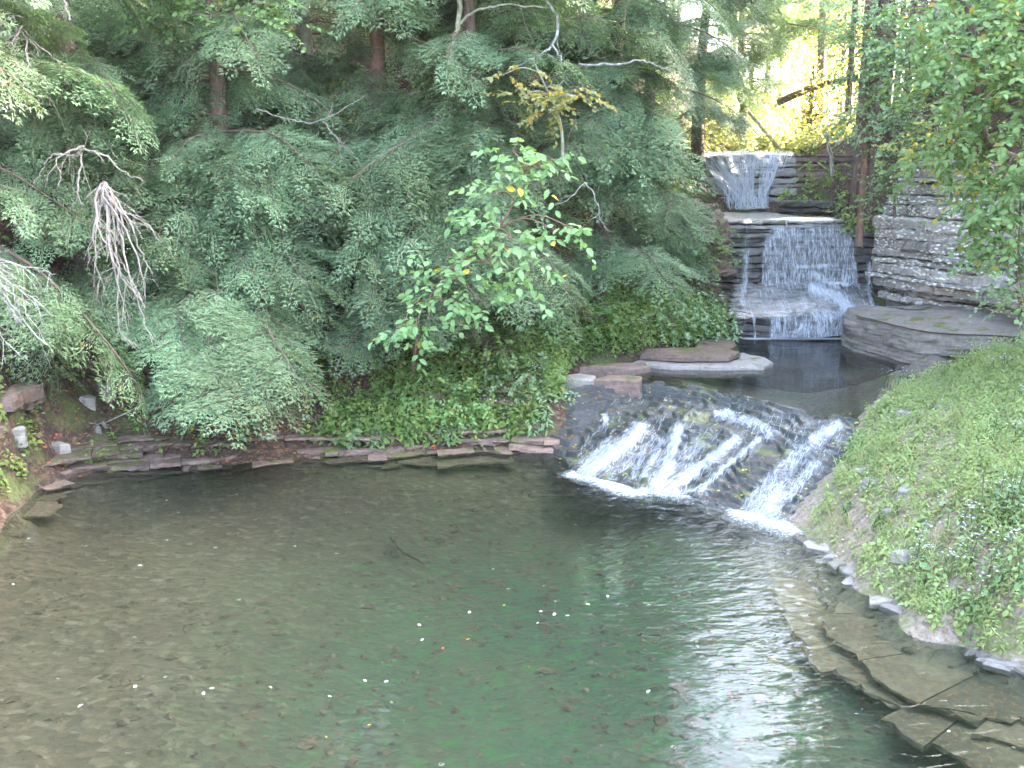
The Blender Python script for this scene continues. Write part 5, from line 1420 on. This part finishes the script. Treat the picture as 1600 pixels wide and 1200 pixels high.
# bare shale showing through the right bank
for k, (px, py, wd, lab) in enumerate([(1430, 650, .42, 'flat grey stone in the right bank near the upper pool'), (1415, 770, .3, 'grey stone in the right bank above the cascade foot'), (1360, 760, .34, 'grey shale patch beside the cascade on the right bank'), (1345, 735, .25, 'small grey shale patch highest beside the cascade'),
                                      (1415, 868, .28, 'grey flat stone on the right bank above the shore'), (1395, 800, .25, 'small grey stone in the middle of the right bank'), (1480, 640, .36, 'pinkish flat stone high on the right bank'), (1385, 655, .2, 'small stone at the corner of the bank above the cascade lip')]):
    c = hit(px, py)[0]; r = rng.uniform(.7, 1.2, 8) * wd * .6
    th = np.sort(rng.uniform(0, 6.28, 8))
    tag(slab('bank_stone', np.stack([c[0] + np.cos(th) * r, c[1] + np.sin(th) * r * .7], -1), c[2] - .1, c[2] + .05, M['pale'], jit=.01), lab, 'stone')

# pebbles and sunk leaves on the pool bed
def octa(mb, P, r, flat=.5, **kw):
    o = np.array([[1, 0, 0], [0, 1, 0], [-1, 0, 0], [0, -1, 0], [0, 0, 1], [.7, .7, .4], [-.7, .7, .4], [-.7, -.7, .4], [.7, -.7, .4]], float)
    f = np.array([[0, 5, 8], [5, 1, 6], [6, 2, 7], [7, 3, 8], [8, 5, 4], [5, 6, 4], [6, 7, 4], [7, 8, 4], [0, 1, 5], [1, 2, 6], [2, 3, 7], [3, 0, 8]])
    N = len(P)
    th = rng.uniform(0, 6.28, N); e = rng.uniform(.5, 1, N)
    s = o[None] * np.stack([r, r * e, r * flat * rng.uniform(.5, 1.2, N)], -1)[:, None]
    s = s * rng.uniform(.8, 1.2, (N, 9, 1))
    c, sn = np.cos(th)[:, None], np.sin(th)[:, None]
    V = np.stack([s[..., 0] * c - s[..., 1] * sn, s[..., 0] * sn + s[..., 1] * c, s[..., 2]], -1) + P[:, None]
    mb.add(V.reshape(-1, 3), (f[None] + (np.arange(N) * 9)[:, None, None]).reshape(-1, 3), var=np.repeat(rng.random(N), 9))
x = rng.uniform(-8, 5.5, 9000); y = rng.uniform(6, 15.5, 9000); z = h(x, y)
k = (z < -.03) & (rng.random(9000) < .35 + .4 * (n2(x, y, .8, 91) > 0))
P = np.stack([x, y, z], -1)[k]
pb = MB(); octa(pb, P, rng.gamma(2.0, .012, len(P)) + .012)
tag(pb.build('bed_pebbles', M['bed']), kind='stuff')
k = rng.choice(len(P), 130)
pb = MB(); octa(pb, P[k], rng.uniform(.012, .035, 130))
tag(pb.build('pale_pebbles', M['pebble']), kind='stuff')
# fallen leaves resting on the ground and rock (too many to count)
def litter(n, poly, box, mat, size, name, lift=.02):
    P = scatter(poly, n, *box, None, -.6, 9)
    lb = MB()
    a = rng.uniform(0, 6.28, len(P))
    stamp(lb, OVAL, P + np.array([0, 0, lift]), np.stack([np.cos(a), np.sin(a), rng.normal(0, .2, len(P))], -1), np.array([0, 0, 1]) + rng.normal(0, .3, (len(P), 3)), size * rng.uniform(.6, 1.3, len(P)))
    return tag(lb.build(name, mat), kind='stuff')
litter(2600, [(30, 770), (100, 600), (640, 560), (700, 700), (480, 715), (130, 750)], (-7, 1, 13, 19), M['redleaf'], .07, 'leaf_litter')
litter(500, [(30, 770), (100, 600), (640, 560), (860, 640), (836, 700), (480, 715), (130, 750)], (-7, 1, 13, 19), M['yellow'], .075, 'yellow_leaf_litter')
litter(900, BANK, (3, 10, 6, 17.5), M['paleleaf'], .04, 'pale_leaf_litter', .05)
litter(900, BANK, (3, 10, 6, 17.5), M['redbark'], .05, 'brown_leaf_litter', .05)
Pc2 = P_ = cascade_surface(80, 40)[0].reshape(-1, 3)
k = rng.choice(len(Pc2), 150); lb = MB(); a = rng.uniform(0, 6.28, 150)
stamp(lb, OVAL, Pc2[k] + np.array([0, 0, .05]), np.stack([np.cos(a), np.sin(a), 0 * a], -1), np.array([0, -.2, 1]) + rng.normal(0, .3, (150, 3)), .05 * rng.uniform(.6, 1.3, 150))
tag(lb.build('cascade_leaf_litter', M['yellow']), kind='stuff')
# leaves floating on the pool
FL = [(20, 914), (222, 884), (130, 1100), (210, 1075), (335, 1075), (512, 1087), (568, 1062), (607, 1064), (662, 998), (657, 978), (828, 1043), (1015, 1078), (580, 1132), (511, 1153), (922, 945), (890, 962), (868, 958), (848, 955), (870, 940), (842, 972), (1335, 1115), (790, 945), (735, 955), (258, 782), (1480, 1143), (950, 930), (420, 1072), (320, 1085), (690, 1014), (728, 1000)]
for k, (px, py) in enumerate(FL):
    p = on(px, py, .006 + .012)
    a = rng.uniform(0, 6.28)
    lb = MB(); stamp(lb, LEAF, p[None], np.array([[math.cos(a), math.sin(a) , 0.05]]), np.array([[rng.normal(0, .2), rng.normal(0, .2), 1.0]]), rng.uniform(.035, .06))
    kind = 'yellow' if k in (12, 13, 21, 23, 29) else ('redleaf' if k in (10, 28) else 'paleleaf')
    lab = {'yellow': 'yellow fallen leaf floating on the lower pool', 'redleaf': 'red fallen leaf floating on the lower pool', 'paleleaf': 'bleached fallen leaf floating on the lower pool'}[kind]
    lab = {12: 'yellow leaf floating near the bottom edge, right of its neighbour', 13: 'yellow leaf floating near the bottom edge, nearest to the bottom of the pool', 21: 'yellow leaf floating alone in mid pool level with the bleached cluster',
           23: 'tiny yellow leaf floating in the dark water under the left bank', 29: 'yellow leaf floating in mid pool beside a red leaf', 10: 'red leaf floating in the lower middle of the pool', 28: 'red leaf floating in mid pool next to a yellow leaf',
           0: 'bleached leaf floating alone nearest the left edge', 14: 'largest bleached leaf at the right end of the mid pool cluster', 20: 'bleached leaf floating low in front of the bright reflection', 24: 'bleached leaf floating in the dark water at the lower right', 11: 'bleached leaf floating just left of the bright reflection'}.get(k, lab)
    tag(lb.build('floating_leaf', M[kind]), lab, 'leaf', {'yellow': 'yellow', 'redleaf': 'red', 'paleleaf': 'bleached'}[kind] + ' leaves floating on the lower pool')

# ------------------------------------------------------------------ sunlit trees beyond the falls
def far_tree(label, x, y, height, r, mat, n, lean=0.0, size=.20, group='sunlit trees beyond the falls', low=.25):
    zg = float(h(x, y)[0])
    t = empty('leafy_tree', (0, 0, 0), label, 'tree', group)
    tb, lb = MB(), MB()
    tube(tb, curve([[x, y, zg - .3], [x + lean * .4, y, zg + height * .5], [x + lean, y, zg + height]], 6), np.linspace(.16, .04, 12), 7)
    m = 34
    cs = []
    for k in range(m):
        f = rng.uniform(low, 1.0)
        a = rng.uniform(0, 6.28); rr = r * (1.1 - .6 * f) * rng.uniform(.3, 1)
        c = np.array([x + lean * f + math.cos(a) * rr, y + math.sin(a) * rr, zg + f * height])
        cs.append(c)
        tube(tb, [[x + lean * f * .8, y, zg + f * height * .85], c], [.04, .012], 4)
    cs = np.array(cs)
    ci = cs[rng.integers(0, m, n)] + rng.normal(0, 1, (n, 3)) * np.array([.5, .5, .3])
    xd = rng.normal(0, 1, (n, 3)) + np.array([0, 0, -.3])
    stamp(lb, OVAL, ci, xd, rng.normal(0, .6, (n, 3)) + np.array([.3, 0, 1]), size * rng.uniform(.6, 1.2, n))
    tb.build('trunk', M['bark'], t, smooth=True); lb.build('crown', mat, t)
for lab, px, Y, ht, r, mt, n in (('sunlit yellow tree in the middle of the bright gap', 1255, 46, 7.5, 2.2, 'gold', 2600), ('sunlit yellow green tree at the left of the bright gap', 1195, 50, 8.5, 2.2, 'gold', 2600), ('sunlit yellow tree low at the right of the bright gap', 1310, 42, 6.0, 2.0, 'gold', 2600),
                            ('pale yellow tree farthest back in the bright gap', 1285, 58, 9.5, 2.6, 'yellow', 2600), ('yellow green tree behind the slanting hemlock boughs', 1140, 46, 9, 2.4, 'gold', 2600), ('yellow bush at the lip behind the upper waterfall', 1265, 31.0, 2.4, .9, 'gold', 1500), ('yellow tree close behind the fine leaved tree', 1360, 48, 10, 2.5, 'gold', 2600), ('tall green tree behind the yellow trees at the left of the gap', 1215, 64, 13, 3.4, 'leaf', 4200), ('tall yellow green tree behind the yellow trees in mid gap', 1275, 70, 15, 3.6, 'gold', 4200), ('tall green tree behind the yellow trees at the right of the gap', 1335, 66, 14, 3.4, 'leaf', 4200), ('green sunlit tree half hidden by the slanting hemlock', 1170, 56, 12, 3.0, 'leaf', 3600)):
    far_tree(lab, at(px, 200, Y)[0], Y, ht, r, M[mt], n, size=.22 if Y > 35 else .12)

# ------------------------------------------------------------------ far woods as one mass, with unseen crowns added to block light
def woods(name, crowns, mat, per, size):
    wb = MB()
    for (x, y, z, rx, rz) in crowns:
        g = norm(rng.normal(0, 1, (per, 3))) * rng.uniform(.3, 1, (per, 1)) ** .5
        p = np.array([x, y, z]) + g * np.array([rx, rx, rz])
        stamp(wb, OVAL, p, g * [1, 1, .2] + rng.normal(0, .5, (per, 3)) + np.array([0, 0, -.4]), g * .6 + np.array([0, 0, .8]) + rng.normal(0, .35, (per, 3)), size * rng.uniform(.6, 1.3, per))
        zg = float(hbase(x, y)[0])
        tube(wb, [[x, y, zg - .3], [x, y, z]], [.10, .05], 6, 1)
    return tag(wb.build(name, [mat, M['bark']]), kind='stuff')
cr = []
for k in range(110):
    y = rng.uniform(25, 46); x = rng.uniform(-24, .085 * y - 1.2)
    zg = float(hbase(x, y)[0]); ht = rng.uniform(4, 12)
    cr.append((x, y, zg + ht * .6, rng.uniform(1.3, 2.0), ht * .42))
for k in range(14):
    y = rng.uniform(8, 15); x = rng.uniform(-24, -12.0)
    zg = float(hbase(x, y)[0]); ht = rng.uniform(7, 13)
    cr.append((x, y, zg + ht * .6, rng.uniform(1.5, 2.3), ht * .4))
for k in range(26):  # tall crowns added to narrow the bright streak mirrored in the pool
    y = rng.uniform(33, 46); x = y * rng.uniform(.06, .205) - 1.7
    zg = float(hbase(x, y)[0]); ht = rng.uniform(12, 19)
    cr.append((x, y, max(zg + 3, .20 * y + 4) + rng.uniform(0, 9), rng.uniform(1.2, 1.7), 2.6))
for k in range(55):  # high unseen crowns added to keep the sun off the left hill
    y = rng.uniform(23, 30); x = rng.uniform(-22, .03 * y)
    zg = float(hbase(x, y)[0])
    cr.append((x, y, max(zg + 7.5, 10.5 + .12 * y) + rng.uniform(0, 4), rng.uniform(1.6, 2.3), 2.2))
woods('woods_with_shade_crowns', cr, M['hemlock'], 520, .22)
cr = []
for k in range(140):  # woods outside the view, put in to shade the gorge and darken reflections
    y = rng.uniform(1, 30); x = max(rng.uniform(13.5, 27), .66 * y + rng.uniform(2.5, 6))
    zg = float(hbase(x, y)[0]); ht = rng.uniform(6, 12)
    cr.append((x, y, zg + ht * .58, rng.uniform(1.5, 2.2), ht * .42))
for k in range(80):  # high crowns added to hem in the sky strip that the pool reflects
    y = rng.uniform(23, 32); x = y * rng.uniform(.318, .60)
    zg = float(hbase(x, y)[0]); ht = rng.uniform(9, 14)
    cr.append((x, y, max(zg + ht * .6, .30 * y + 4.2) + rng.uniform(0, 5), rng.uniform(1.2, 1.7), 3.2))
for k in range(50):  # unseen crowns added to stop sun reaching the pool's left edge
    y = rng.uniform(14, 27); x = max(rng.uniform(13.5, 20), .68 * y + 1.5)
    cr.append((x, y, rng.uniform(12, 21), rng.uniform(1.5, 2.1), 2.4))
for k in range(34):
    y = rng.uniform(20, 29); x = y * rng.uniform(.39, .58)
    zg = float(hbase(x, y)[0])
    cr.append((x, y, zg + rng.uniform(.8, 4.5), rng.uniform(.9, 1.3), rng.uniform(.8, 1.4)))
woods('right_woods_with_shade_crowns', cr, M['blue_leaf'], 700, .17)

# ------------------------------------------------------------------ faint haze added round the whole scene to lift the dark tones
hb = MB()
x0, x1, y0, y1, z0, z1 = -151, 151, -151, 151, float(Vg[:, 2].min()) - 1.0, float(Vg[:, 2].max()) + 16.0
hb.add([[x0, y0, z0], [x1, y0, z0], [x1, y1, z0], [x0, y1, z0], [x0, y0, z1], [x1, y0, z1], [x1, y1, z1], [x0, y1, z1]],
       [[0, 3, 2, 1], [4, 5, 6, 7], [0, 1, 5, 4], [1, 2, 6, 5], [2, 3, 7, 6], [3, 0, 4, 7]])
hm = bpy.data.materials.new('haze')
hm.use_nodes = True
hm.node_tree.nodes.clear()
ho = hm.node_tree.nodes.new('ShaderNodeOutputMaterial')
hv = hm.node_tree.nodes.new('ShaderNodeVolumePrincipled')
hv.inputs['Color'].default_value = (0.95, 0.96, 0.97, 1)
hv.inputs['Density'].default_value = 0.0003
hm.node_tree.links.new(hv.outputs[0], ho.inputs['Volume'])
tag(hb.build('haze', hm), kind='stuff')
